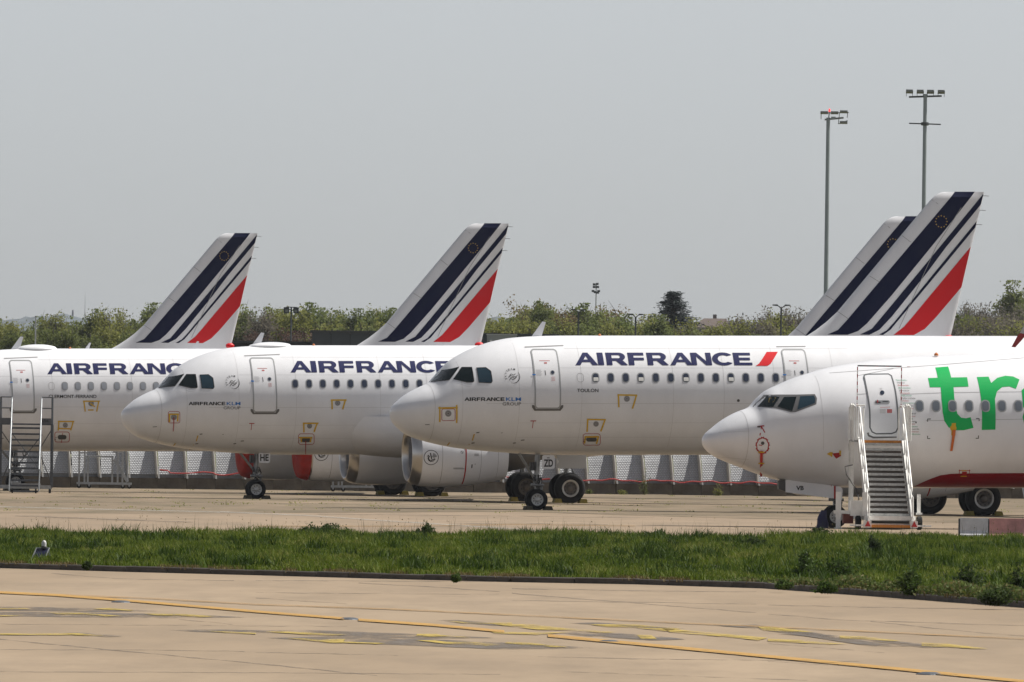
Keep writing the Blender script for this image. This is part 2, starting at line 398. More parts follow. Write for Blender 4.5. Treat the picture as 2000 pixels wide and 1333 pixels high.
def fuselage(pl, root, seam_a):
    L = pl.L; st = [0.002, .01, .03, .06, .1, .16, .24, .33, .44, .56, .66, .76, .85, .93, 1.0, 1.08, 1.15, 1.22]
    st = [a for a in st if a < seam_a] + [seam_a]
    a = seam_a; st2 = [seam_a]
    while a < 7: a += .07 if a < 4.2 else .14; st2.append(a)
    while a < L - 13: a += 1.0; st2.append(a)
    while a < L - .4: a += .5; st2.append(min(a, L))
    if st2[-1] < L: st2.append(L)
    n = 120
    for nm, ss in (('radome', st), ('fuselage', st2)):
        mb = MB(); vs = [pl.S(q, 2 * math.pi * k / n) if math.cos(2 * math.pi * k / n) >= 0 else None for q in ss for k in range(n)]
        vs = []
        for q in ss:
            for k in range(n):
                t = 2 * math.pi * k / n; z = pl.zc(q); H = (pl.top(q) - z) if math.sin(t) >= 0 else (z - pl.bot(q))
                vs.append((q, -pl.wid(q) * math.cos(t), pl.z0 + z + H * math.sin(t)))
        fs = [(i * n + k, i * n + (k + 1) % n, (i + 1) * n + (k + 1) % n, (i + 1) * n + k) for i in range(len(ss) - 1) for k in range(n)]
        fs.append(tuple(range(n)) if nm == 'radome' else tuple((len(ss) - 1) * n + k for k in range(n)))
        mb.add(vs, fs); o = obj(nm, mb, WHITE, root, smooth=True, angle=None)
        nn = []
        for q in ss:
            for k in range(n):
                t = 2 * math.pi * k / n; e = min(.02, q * .4)
                def F(a_, t_):
                    z = pl.zc(a_); H = (pl.top(a_) - z) if math.sin(t_) >= 0 else (z - pl.bot(a_))
                    return Vector((a_, -pl.wid(a_) * math.cos(t_), z + H * math.sin(t_)))
                v = (F(min(q + e, L), t) - F(q - e, t)).cross(F(q, t + .01) - F(q, t - .01)).normalized()
                if v.y * -math.cos(t) + v.z * math.sin(t) < 0: v = -v
                nn.append(v)
        o.data.normals_split_custom_set_from_vertices(nn)
    rg = MB()                                             # dark seam behind the radome
    for k in range(n):
        for q in (seam_a - .007, seam_a + .007):
            t = 2 * math.pi * k / n; z = pl.zc(q); H = (pl.top(q) - z) if math.sin(t) >= 0 else (z - pl.bot(q))
            rg.v.append((q, -(pl.wid(q) + .003) * math.cos(t), pl.z0 + z + (H + .003) * math.sin(t)))
    rg.f = [(2 * k, 2 * k + 1, (2 * k + 3) % (2 * n), (2 * k + 2) % (2 * n)) for k in range(n)]
    obj('radome_seam', rg, mat('radome_joint', (.50, .50, .51), .5), root)

def airfoil(x, t):
    x = min(1, max(0, x)); return max(0.004, 5 * t * (.2969 * math.sqrt(x) - .126 * x - .3516 * x * x + .2843 * x ** 3 - .1015 * x ** 4))
def surface(stations, n=12):                              # stations: (le vec, chord, thickness, span axis normal vec)
    mb = MB(); xs = [(1 - math.cos(math.pi * k / n)) / 2 for k in range(n + 1)]; m = 2 * n
    for le, ch, t, nrm in stations:
        le, nrm = Vector(le), Vector(nrm)
        loop = [(x, 1) for x in xs] + [(x, -1) for x in xs[-2:0:-1]]
        mb.v += [tuple(le + Vector((x * ch, 0, 0)) + nrm * (sg * airfoil(x, t))) for x, sg in loop]
    for i in range(len(stations) - 1):
        mb.f += [(i * m + k, i * m + (k + 1) % m, (i + 1) * m + (k + 1) % m, (i + 1) * m + k) for k in range(m)]
    mb.f += [tuple(range(m)), tuple((len(stations) - 1) * m + k for k in range(m))]
    return mb

FIN_LE = Pchip([(0, -6.9), (.58, -5.8), (.89, -5.31), (1.6, -4.45), (5.88, -.79), (6.05, -.62), (6.14, -.48), (6.19, -.3)])
def fin_le(v):
    pts = [(-.6, -6.9), (-.02, -5.8), (.29, -5.31), (.62, -4.87), (1.0, -4.45), (5.28, -.79), (5.45, -.62), (5.55, -.45), (5.59, -.25)]
    return float(np.interp(v, [p[0] for p in pts], [p[1] for p in pts]))
def fin_te(v): return 0.239 * v
def fin_t(v): return float(np.interp(v, [-.6, 0, 5.4, 5.59], [.50, .46, .24, .06]))
def fin_half(u, v):
    l, t = fin_le(v), fin_te(v); return airfoil((u - l) / (t - l), fin_t(v) / (t - l))* (t - l)
def fz(x, y): return ((x - 1180) / 203.3, (1255 - y) / 208.3)
FIN_ART = [
 ('fin_stripe', NAVYD, [(185, 1228), (270, 1192), (350, 1105), (600, 810), (1215, 88), (1375, 88), (1150, 370), (700, 915), (500, 1140), (430, 1200), (345, 1230)]),
 ('fin_stripe', NAVYD, [(445, 1228), (540, 1182), (610, 1100), (1050, 575), (1445, 103), (1424, 190), (1140, 530), (985, 735), (700, 1085), (600, 1190), (520, 1230)]),
 ('fin_stripe', NAVYD, [(598, 1229), (660, 1195), (720, 1130), (1050, 730), (1391, 322), (1380, 372), (1040, 775), (740, 1130), (690, 1190), (630, 1231)]),
 ('fin_stripe', RED, [(715, 1231), (800, 1165), (870, 1085), (1000, 930), (1343, 526), (1268, 850), (1060, 1090), (970, 1182), (880, 1232)]),
]
def tail_fin(pl, root, dz, a_te):
    hz = pl.z0 + dz; vs = [-.6, -.3, 0, .3, .6, 1, 2, 3, 4, 4.8, 5.28, 5.4, 5.5, 5.56, 5.59]
    st = [((a_te + fin_le(v), 0, hz + v), fin_te(v) - fin_le(v), fin_t(v) / (fin_te(v) - fin_le(v)) , (0, fin_te(v) - fin_le(v), 0)) for v in vs]
    fin = obj('tail_fin', surface(st, 14), WHITE, root, smooth=True, angle=50)
    for nm, m, px in FIN_ART:
        for sg in (-1, 1):
            Flat().poly([fz(*q) for q in px]).emit(nm, m, fin, lambda u, v: Vector((a_te + u, sg * (fin_half(u, v) + .010), hz + v)), step=(.2, .1))
    st = Flat()
    for k in range(12):
        cx, cy = 1100 + 46 * math.cos(R(30 * k)), 327 + 46 * math.sin(R(30 * k))
        st.poly([fz(cx + (7.5 if j % 2 == 0 else 3) * math.sin(R(36 * j)), cy - (7.5 if j % 2 == 0 else 3) * math.cos(R(36 * j))) for j in range(10)])
    st.emit('star_circle', GOLD, fin, lambda u, v: Vector((a_te + u, -(fin_half(u, v) + .013), hz + v)), step=None)['kind'] = 'stuff'
    ln = Flat()                                           # rudder hinge line and panel joints
    ln.line([fz(1262, 215), fz(1060, 525), fz(760, 1180)], .02)
    for q in ((1025, 150, 1075, 187), (790, 440, 855, 492), (530, 762, 605, 812), (275, 1045, 352, 1103)): ln.line([fz(q[0], q[1]), fz(q[2], q[3])], .018)
    ln.emit('rudder_line', SEAM, fin, lambda u, v: Vector((a_te + u, -(fin_half(u, v) + .011), hz + v)), step=(.3, .3))
    wk = MB()
    for v in (5.45, 4.9, 4.35): wk.tube([(a_te + fin_te(v) - .05, 0, hz + v), (a_te + fin_te(v) + .22, 0, hz + v - .01)], .012, 5)
    obj('static_wick', wk, DGREY, fin)['kind'] = 'stuff'
    return fin

NAC = Pchip([(0, .97), (.04, 1.02), (.14, 1.09), (.4, 1.165), (.9, 1.205), (1.5, 1.215), (2.3, 1.17), (3.0, 1.07), (3.72, .93)])
def engine(pl, root, a_in, side, zc, covered=False):
    p = 5.75 * side; c = (a_in, -p, zc)
    xs = [.36 + .11 * k for k in range(31)]; xs = [x for x in xs if x < 3.72] + [3.72]
    e = obj('engine', MB().lathe([(x, NAC(x)) for x in xs] + [(3.72, .86), (2.6, .80)], c, 'x', 56), WHITE, root, smooth=True, angle=35)
    obj('inlet_lip', MB().lathe([(x, NAC(x) + .002) for x in (.365, .28, .2, .12, .06, .025, .005, 0)] + [(0.01, .945), (.05, .91), (.13, .875), (.26, .855)], c, 'x', 56), LIP, e, smooth=True, angle=60)
    obj('inlet_duct', MB().lathe([(.258, .857), (.5, .862), (1.05, .868)], c, 'x', 56), DUCT, e, smooth=True)
    fb = MB()
    for k in range(24):
        t = 2 * math.pi * k / 24; ca, sa = math.cos(t), math.sin(t); t2 = t + .32; cb, sb = math.cos(t2), math.sin(t2)
        fb.add([(c[0] + 1.0, c[1] + .28 * ca, c[2] + .28 * sa), (c[0] + .92, c[1] + .865 * ca, c[2] + .865 * sa), (c[0] + 1.04, c[1] + .865 * cb, c[2] + .865 * sb), (c[0] + 1.1, c[1] + .28 * cb, c[2] + .28 * sb)], [(0, 1, 2, 3)])
    obj('fan', fb, FAN, e)
    obj('fan_backing', MB().lathe([(1.12, .87), (1.13, .01)], c, 'x', 40), GEARD, e)
    obj('spinner', MB().lathe([(.62, .005), (.7, .09), (.85, .2), (1.02, .29)], c, 'x', 28), DGREY, e, smooth=True)
    obj('core_cowl', MB().lathe([(2.7, .72), (3.72, .68), (4.3, .56), (4.9, .40), (4.92, .33), (5.5, .05)], c, 'x', 36), CORE, e, smooth=True, angle=35)
    py = MB(); zt = zc + 1.0
    py.add([(a_in + .9, -p - s * .05, zc + 1.12) for s in (-1, 1)] + [(a_in + 2.2, -p - s * .2, zc + 1.62) for s in (-1, 1)] + [(a_in + 5.8, -p - s * .2, zc + 1.62) for s in (-1, 1)] + [(a_in + 5.8, -p - s * .12, zc + .8) for s in (-1, 1)] + [(a_in + 3.4, -p - s * .2, zc + .55) for s in (-1, 1)],
           [(0, 2, 4, 6, 8), (1, 9, 7, 5, 3), (0, 1, 3, 2), (2, 3, 5, 4), (4, 5, 7, 6), (6, 7, 9, 8), (8, 9, 1, 0)])
    obj('pylon', py, WHITE, e)
    sg = 1 if side > 0 else -1
    def nm(off): return lambda x, v: Vector((a_in + x, -(p + sg * math.sqrt(max(.0004, NAC(x) ** 2 - v * v)) + sg * off), zc + v))
    DV = -.52
    def nd(off): f_ = nm(off); return lambda x, v: f_(x, v + DV)
    A = Flat().line([(1.12, v) for v in np.linspace(-1.15, 1.15, 24)], .016)
    for x in (2.62, 3.3): A.line([(x, v) for v in np.linspace(-.95, .95, 20)], .012)
    A.emit('cowl_joint', SEAM, e, nm(.004), step=None)['kind'] = 'stuff'
    Flat().line([(2.02, v) for v in np.linspace(-1.17, 1.17, 30)], .05).emit('cowl_strap', REDT, e, nm(.008), step=None)
    B = Flat().ring(.68, .42, .272, .272, .022, 40)       # winged sea-horse roundel
    def u(x, y): return (.68 + .272 * x, .42 + .272 * y)
    B.poly([u(-.20, .62), u(-.04, .64), u(.14, -.18), u(.0, -.22)])
    for k in range(5):
        r = .26 + .115 * k; B.line([u(.08 + r * math.cos(R(t)), -.12 + r * math.sin(R(t))) for t in range(78, 16, -10)], .016)
    B.line([u(-.55, .12), u(-.42, .30), u(-.28, .12), u(-.42, -.08), u(-.30, -.34), u(-.08, -.52)], [.02, .05, .055, .05, .06, .04])
    B.line([u(-.10, -.56), u(.25, -.52), u(.58, -.22)], .022)
    for k in range(4): B.line([u(.02 + .14 * k, -.50 + .07 * k), u(.08 + .13 * k, -.28 + .06 * k)], .024)
    B.emit('roundel', BLACK, e, nd(.008), step=(.2, .1))
    C = Flat()
    for k in range(3): C.line([(1.55, .03 - .022 * k), (1.98 - .06 * (k == 0), .03 - .022 * k)], .009)
    C.poly(rrect(2.24, .02, 2.285, .16, .01)).line([(2.36, .17), (2.41, .17)], .015)
    for k in range(5): C.line([(2.34, .56 - .02 * k), (2.52, .56 - .02 * k)], .008)
    C.ring(1.86, .62, .05, .05, .012, 16).line([(1.83, .65), (1.89, .59)], .016)
    C.emit('stencil', DGREY, e, nd(.006), step=(.2, .1))['kind'] = 'stuff'
    return e

def wheel_set(parent, a, p, z, r, wd, rim, n=40):
    t = obj('tyre', MB().lathe([(-wd * .40, r * .56), (-wd * .5, r * .68), (-wd * .5, r * .82), (-wd * .43, r * .93), (-wd * .3, r * .985), (0, r), (wd * .3, r * .985), (wd * .43, r * .93), (wd * .5, r * .82), (wd * .5, r * .68), (wd * .40, r * .56)], (a, -p, z), 'y', n), TYRE, parent, smooth=True, angle=50)
    for sg in (-1, 1):
        rm = MB().lathe([(sg * wd * .41, r * .57), (sg * wd * .45, r * .54), (sg * wd * .42, r * .47), (sg * wd * .30, r * .43)], (a, -p, z), 'y', 32)
        o = obj('rim', rm, rim, parent, smooth=True, angle=35)
        hm_ = MB().lathe([(sg * wd * .30, r * .432), (sg * wd * .28, r * .26), (sg * wd * .40, r * .22), (sg * wd * .46, r * .16), (sg * wd * .47, .002)], (a, -p, z), 'y', 28)
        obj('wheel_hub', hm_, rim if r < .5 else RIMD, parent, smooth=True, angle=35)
        hb = Flat()
        for k in range(9): hb.disc(r * .36 * math.cos(R(40 * k)), r * .36 * math.sin(R(40 * k)), r * .055, n=8)
        hb.emit('rim_hole', GEARD, parent, lambda x, y: Vector((a + x, -p + sg * (wd * .295 + .012), z + y)), step=None)['kind'] = 'stuff'
    return t
def nose_gear(pl, root, a, plate=None, r=.375, wd=.22, steer=0.12, strut_lean=-.25):
    g = MB(); z = pl.gz(a) + r - .012; zt = pl.z0 - 1.9
    g.tube([(a, 0, z), (a, 0, z + .55)], .055, 12); g.tube([(a, 0, z + .45), (a + strut_lean * -.25, 0, zt)], .095, 12)
    g.tube([(a, -.34, z), (a, .34, z)], .05, 10)
    ng = obj('nose_gear', g, GEAR, root, smooth=True, angle=40)
    h = MB()
    h.tube([(a - .75, .08, zt + .1), (a - .06, .05, z + .72)], .035, 8); h.tube([(a - .75, -.08, zt + .1), (a - .06, -.05, z + .72)], .035, 8)
    h.tube([(a - .02, -.12, z + .6), (a + .2, -.1, z + .42), (a + .16, 0, z + .12)], .03, 7); h.tube([(a - .02, .12, z + .6), (a + .2, .1, z + .42), (a + .16, 0, z + .12)], .03, 7)
    h.tube([(a - .22, -.16, z + .52), (a + .24, -.16, z + .50)], .045, 8)
    obj('drag_brace', h, GEAR, ng, smooth=True)
    k = MB()
    for q in range(6):
        x0 = a + rnd.uniform(-.14, .14); k.tube([(x0, -.13, z + .85), (x0 + rnd.uniform(-.1, .1), -.2, z + .62), (a + rnd.uniform(-.08, .08), -.12, z + .38)], .014, 5)
    k.box((a + .12, -.14, z + .70), (.10, .07, .12)); k.box((a - .1, -.14, z + .72), (.08, .06, .14)); k.box((a - .16, -.05, z + 1.15), (.12, .3, .3))
    obj('hydraulic_lines', k, GEARD, ng)
    lt = MB().lathe([(-.05, .085), (.02, .09), (.03, .06)], (a + .05, -.2, z + .62), 'y', 14)
    obj('taxi_light', lt, RIMW, ng, smooth=True)
    for sg in (-1, 1): wheel_set(ng, a + sg * -steer * .25, sg * .25, z, r, wd, RIMW)
    if plate:
        x0, x1, zb, ztp, word = plate
        def f(y): return lambda u, v: Vector((u, -y, v))
        pb = MB().prism(rrect(x0, zb, x1, ztp, .07), f(.40), f(.385)); o = obj('gear_door', pb, WHITE, ng)
        if word:
            fl = text_flat(word, x0 + (.05 if len(word) > 1 else .2), zb + .07, x1 - .06, zb + .33, .035); fl.emit('gear_door_letters', BLACK, ng, f(.404), step=None)
        Flat().poly(rrect(x0 + .16, ztp - .12, x0 + .26, ztp - .07, .01)).emit('gear_door_stencil', SEAM, ng, f(.404), step=None)
    st = MB().bar((a - .28, -.42, zt + .28), (a - .2, -.43, zt - .05), .045, .01)
    obj('locking_pin_flag', st, REDT, ng)
    return ng
def main_gear(pl, root, a, side, r, rim_near, h_at=3.795):
    p = h_at * side; z = pl.gz(a) + r - .02; g = MB()
    g.tube([(a, -p, z), (a, -p, z + 1.0)], .08, 12); g.tube([(a, -p, z + .8), (a - .1, -p + side * .15, pl.z0 - 1.0)], .15, 12)
    g.tube([(a, -p - .5, z), (a, -p + .5, z)], .08, 10); g.tube([(a, -p, z + .9), (a + .1, -p + side * 1.7, pl.z0 - 1.5)], .07, 8)
    mg = obj('main_gear', g, GEAR, root, smooth=True)
    k = MB(); k.tube([(a + .1, -p, z + .2), (a + .3, -p, z + .5), (a + .12, -p, z + .85)], .04, 7); k.tube([(a - .1, -p - .1, z + .1), (a - .14, -p - .1, z + .9)], .02, 5)
    obj('torque_link', k, GEARD, mg)
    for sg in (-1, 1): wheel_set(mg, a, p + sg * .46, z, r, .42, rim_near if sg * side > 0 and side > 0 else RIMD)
    d = MB().prism([(a - .55, z + .75), (a + .62, z + .75), (a + .62, pl.z0 - 1.55), (a - .75, pl.z0 - 1.45), (a - .45, z + 1.0)], lambda u, v: Vector((u, -p - side * .58, v)), lambda u, v: Vector((u, -p - side * .55, v)))
    obj('gear_door', d, WINGM, mg)
    return mg
def wings(pl, root, a0):
    for sg in (1, -1):
        def P(a, p, h): return (a, -p * sg, pl.z0 + h)
        nrm = (0, 0, 1)
        st = [(P(a0, 1.2, -1.15), 7.0, .13, (0, 0, 7.0)), (P(a0 + .4, 2.0, -1.1), 6.6, .125, (0, 0, 6.6)), (P(a0 + 2.75, 6.4, -.72), 3.95, .115, (0, 0, 3.95)), (P(a0 + 8.3, 16.8, .22), 1.5, .11, (0, 0, 1.5)), (P(a0 + 8.45, 17.05, .25), 1.3, .07, (0, 0, 1.3))]
        wg = obj('wing', surface(st, 12), WINGM, root, smooth=True, angle=50)
        fe = MB().prism([(a0 + 8.1, .28), (a0 + 9.3, 1.15), (a0 + 9.75, 1.15), (a0 + 9.9, .2), (a0 + 9.6, -.4), (a0 + 9.2, -.4)], lambda u, v: Vector(P(u, 17.06, v)), lambda u, v: Vector(P(u, 17.12, v)))
        obj('wingtip_fence', fe, WHITE, wg)
        ff = MB()
        for q, dh in ((4.6, -1.05), (8.6, -.75), (12.4, -.42)):
            aa = a0 + 1.4 + q * .52 + .6
            vs = []
        f2 = MB()
        for q, ht in ((8.4, -.78), (12.2, -.42)):
            aa = a0 + 2.75 + (q - 6.4) * .534 + 1.6
            f2.lathe([(0, .01), (.3, .1), (1.0, .16), (1.9, .12), (2.6, .01)], P(aa, q, ht), 'x', 12)
        obj('flap_fairing', f2, WINGM, wg, smooth=True)['kind'] = 'stuff'
    for sg in (1, -1):
        L = pl.L
        st = [((L - 5.4, -.3 * sg, pl.z0 + .95), 3.7, .1, (0, 0, 3.7)), ((L - 1.9, -6.2 * sg, pl.z0 + 1.55), 1.4, .1, (0, 0, 1.4))]
        obj('tailplane', surface(st, 10), WHITE, root, smooth=True, angle=50)
    mb = MB(); n, m = 26, 20                                # wing-body fairing under the centre section
    x0, x1 = a0 - 2.3, a0 + 9.0
    for i in range(n + 1):
        t = i / n; x = x0 + (x1 - x0) * t; k = max(.02, (1 - abs(2 * t - 1) ** 2.6)) ** .42
        for j in range(m + 1):
            f = math.pi * j / m; y = (1.55 + .62 * k) * math.cos(f); z = -.62 - (1.15 + .48 * k) * math.sin(f) ** .8
            mb.v.append((x, y, pl.z0 + z))
    mb.f = [(i * (m + 1) + j, i * (m + 1) + j + 1, (i + 1) * (m + 1) + j + 1, (i + 1) * (m + 1) + j) for i in range(n) for j in range(m)]
    obj('belly_fairing', mb, WHITE, root, smooth=True)
def cabin_windows(pl, root, a0, h, n, pane, blinds=(), pitch=.5334, wd=.255, ht=.345, skip=(), each=False):
    if each:
        for i in range(n):
            a = a0 + i * pitch
            fr = Flat().poly(rrect(a - wd / 2, h - ht / 2, a + wd / 2, h + ht / 2, wd * .42)).emit('cabin_window', FRAME, root, pl.map(.010), step=(.3, .09))
            Flat().poly(rrect(a - wd * .37, h - ht * .40, a + wd * .37, h + ht * .40, wd * .32)).emit('pane', pane, fr, pl.map(.015), step=(.3, .09))
        return
    fr = Flat().poly(rrect(a0 - wd / 2, h - ht / 2, a0 + wd / 2, h + ht / 2, wd * .42)).emit('cabin_window', FRAME, root, pl.map(.006), step=(.3, .09))
    pn = Flat().poly(rrect(a0 - wd * .37, h - ht * .40, a0 + wd * .37, h + ht * .40, wd * .32)).emit('pane', pane, fr, pl.map(.011), step=(.3, .09))
    bl = Flat().poly(rrect(a0 - wd * .33, h - ht * .34, a0 + wd * .36, h + ht * .02, wd * .1)).emit('blind', SHADE, fr, pl.map(.014), step=(.3, .09)) if blinds else None
    for i in range(1, n):
        if i in skip: continue
        c = fr.copy(); COL.objects.link(c); c.location.x = i * pitch
        q = pn.copy(); COL.objects.link(q); q.parent = c
        if i in blinds: b = bl.copy(); COL.objects.link(b); b.parent = c
    if bl and 0 not in blinds: bpy.data.objects.remove(bl)
def front_door(pl, root, a, h0, h1, hw=.43, sill=True):
    d = Flat().poly(rrect(a - hw, h0, a + hw, h1, .10)).emit('door', WHITE, root, pl.map(.010), step=(.3, .1), smooth=True)
    o, i_ = rrect(a - hw - .035, h0 - .035, a + hw + .035, h1 + .035, .13, 6), rrect(a - hw + .012, h0 + .012, a + hw - .012, h1 - .012, .09, 6)
    Flat().poly(o, [i_]).emit('door_frame', FRAME, d, pl.map(.014), step=(.3, .1))
    if sill: Flat().poly([(a - hw - .12, h0 + .10), (a - hw - .12, h0 + .02), (a - hw - .03, h0 - .10), (a + hw + .03, h0 - .10), (a + hw + .12, h0 + .02), (a + hw + .12, h0 + .10), (a + hw + .05, h0 + .09), (a + hw - .02, h0 - .035), (a - hw + .02, h0 - .035), (a - hw - .05, h0 + .09)]).emit('door_sill', SILL, d, pl.map(.013), step=(.3, .1))
    w_ = Flat().disc(a + .20, h0 + 1.22, .075, n=20); w_.emit('porthole_rim', FRAME, d, pl.map(.016), step=None)
    Flat().disc(a + .20, h0 + 1.22, .055, n=20).emit('porthole', PANE, d, pl.map(.019), step=None)
    Flat().poly([(a - .06, h0 + 1.12), (a - .04, h0 + 1.12), (a - .05, h0 + 1.29), (a - .07, h0 + 1.29)]).emit('door_handle', BLACK, d, pl.map(.017), step=None)
    s = Flat()
    for k in range(5): s.line([(a - .38, h0 + 1.30 - .045 * k), (a - .20 + .03 * (k % 2), h0 + 1.30 - .045 * k)], .010)
    s.emit('door_stencil', SEAM, d, pl.map(.0155), step=None)
    r = Flat().line([(a - .22, h0 + 1.62), (a + .15, h0 + 1.62)], .018).poly(rrect(a - .06, h0 + 1.52, a + .04, h0 + 1.57, .01))
    for k in range(4): r.line([(a + .14, h0 + 1.06 - .04 * k), (a + .27, h0 + 1.06 - .04 * k)], .012)
    r.emit('door_red_stencil', mat('faded_red_print', (.45, .12, .12), .6), d, pl.map(.0155), step=None)
    Flat().poly([(a - hw - .09, h0 + 1.12), (a - hw + .03, h0 + 1.12), (a - hw + .03, h0 + 1.16), (a - hw - .09, h0 + 1.16)]).emit('door_blue_mark', BLUE, d, pl.map(.017), step=None)
    return d
def Zf(ox, oy, k): return lambda x, y: (ox + x / k, oy + y / k)
def px_flat(pl, fl, z): return fl.xf(lambda x, y: pl.ab(*z(x, y)))
def tape(pl, root, z, yellow=(), red=(), discs=(), dark=(), wy=11, wr=3.6):
    for i, ln in enumerate(yellow): px_flat(pl, Flat().line(ln, wy), z).emit('yellow_tape', YELT, root, pl.map(.012 + .0012 * (i % 3)), step=(.2, .1))
    for ln in red: px_flat(pl, Flat().line(ln, wr, close=len(ln) > 6), z).emit('red_marking', REDT, root, pl.map(.009), step=(.2, .1))
    for x, y, r in discs: px_flat(pl, Flat().disc(x, y, r, n=22), z).emit('port_disc', SEAM, root, pl.map(.008), step=None)
    f = Flat()
    for q in discs:
        f.ring(q[0], q[1], q[2] * .62, q[2] * .62, 2.2, 18); f.disc(q[0], q[1], q[2] * .22, n=8)
    for q in dark: f.poly(q)
    if f.v: px_flat(pl, f, z).emit('port_detail', DGREY, root, pl.map(.011), step=None)['kind'] = 'stuff'

PA = Plane((-216, 806), 48.6, 3.69, 44.51)
PB = Plane((239, 806), 51.7, 3.77, 33.84)
PC = Plane((764.5, 808), 56.5, 4.0, 44.51)
PD = Plane((1374, 860), 65.3, 3.23, 33.6, 'D')

# artwork shared by the three airliners, measured on the nearest one
zc4, zc5 = Zf(740, 640, 3.602), Zf(1080, 640, 3.702)
z7 = Zf(820, 690, 12.5)
PANES = [px_flat(PC, Flat().poly(q), z7) for q in (
    [(275, 662), (300, 625), (420, 500), (530, 385), (960, 342), (720, 660), (305, 692)],
    [(820, 640), (1025, 352), (1268, 350), (1322, 690), (1300, 712), (1150, 714)],
    [(1385, 362), (1610, 356), (1733, 445), (1770, 690), (1742, 732), (1440, 720)])]
PFRAME = [px_flat(PC, Flat().line(q, 17, True), z7) for q in (
    [(275, 662), (530, 385), (960, 342), (720, 660), (305, 692)],
    [(820, 640), (1025, 352), (1268, 350), (1322, 690), (1300, 712), (1150, 714)],
    [(1385, 362), (1610, 356), (1733, 445), (1770, 690), (1742, 732), (1440, 720)])]
DOOR_A, _ = PC.ab(1069, 740); DOOR_H0 = PC.ab(1070, 797)[1]; DOOR_H1 = PC.ab(1067, 684)[1]
TX0, TY0 = PC.ab(*zc5(163, 273)); TX1, TY1 = PC.ab(*zc5(1428, 184))
TITLE = airfrance(TX0, TY0, TX1, TY1)
SLASH = px_flat(PC, Flat().poly([(1466, 278), (1490, 262), (1545, 178), (1626, 177), (1575, 262), (1552, 278)]), zc5)
KX0, KY0 = PC.ab(*zc4(602, 517)); KX1, KY1 = PC.ab(*zc4(884, 492)); KX2 = PC.ab(*zc4(1000, 505))[0]
GX0, GY0 = PC.ab(*zc4(870, 549)); GY1 = PC.ab(*zc4(930, 526))[1]
SKX, SKY = PC.ab(*zc4(943, 344)); SKR = 48 / 3.602 / 56.5
def skyteam():
    f = Flat(); pts = [(SKX + SKR * math.cos(R(t)), SKY + SKR * math.sin(R(t))) for t in range(40, -111, -10)]
    n = len(pts); f.line(pts, [.006 + .02 * math.sin(math.pi * i / (n - 1)) for i in range(n)])
    for dy, x0, x1 in ((.06, -.11, .09), (.0, -.16, .16), (-.05, -.1, .13), (-.1, -.13, .05)):
        f.line([(SKX + x0 + (x1 - x0) * t, SKY + dy + .07 * (t - .5) + .035 * math.sin(6.28 * t)) for t in np.linspace(0, 1, 9)], .019)
    for i, ch in enumerate('SKYTEAM'):
        t = R(200 - 21 * i); r = SKR * 1.08; cx, cy = SKX + r * math.cos(t), SKY + r * math.sin(t)
        g = text_flat(ch, -.028, -.032, .028, .032, .01); ro = t - math.pi / 2
        f.merge(g.xf(lambda x, y: (cx + x * math.cos(ro) - y * math.sin(ro), cy + x * math.sin(ro) + y * math.cos(ro))))
    return f
SKYT = skyteam()
def clone(f):
    g = Flat(); g.v = list(f.v); g.f = list(f.f); return g

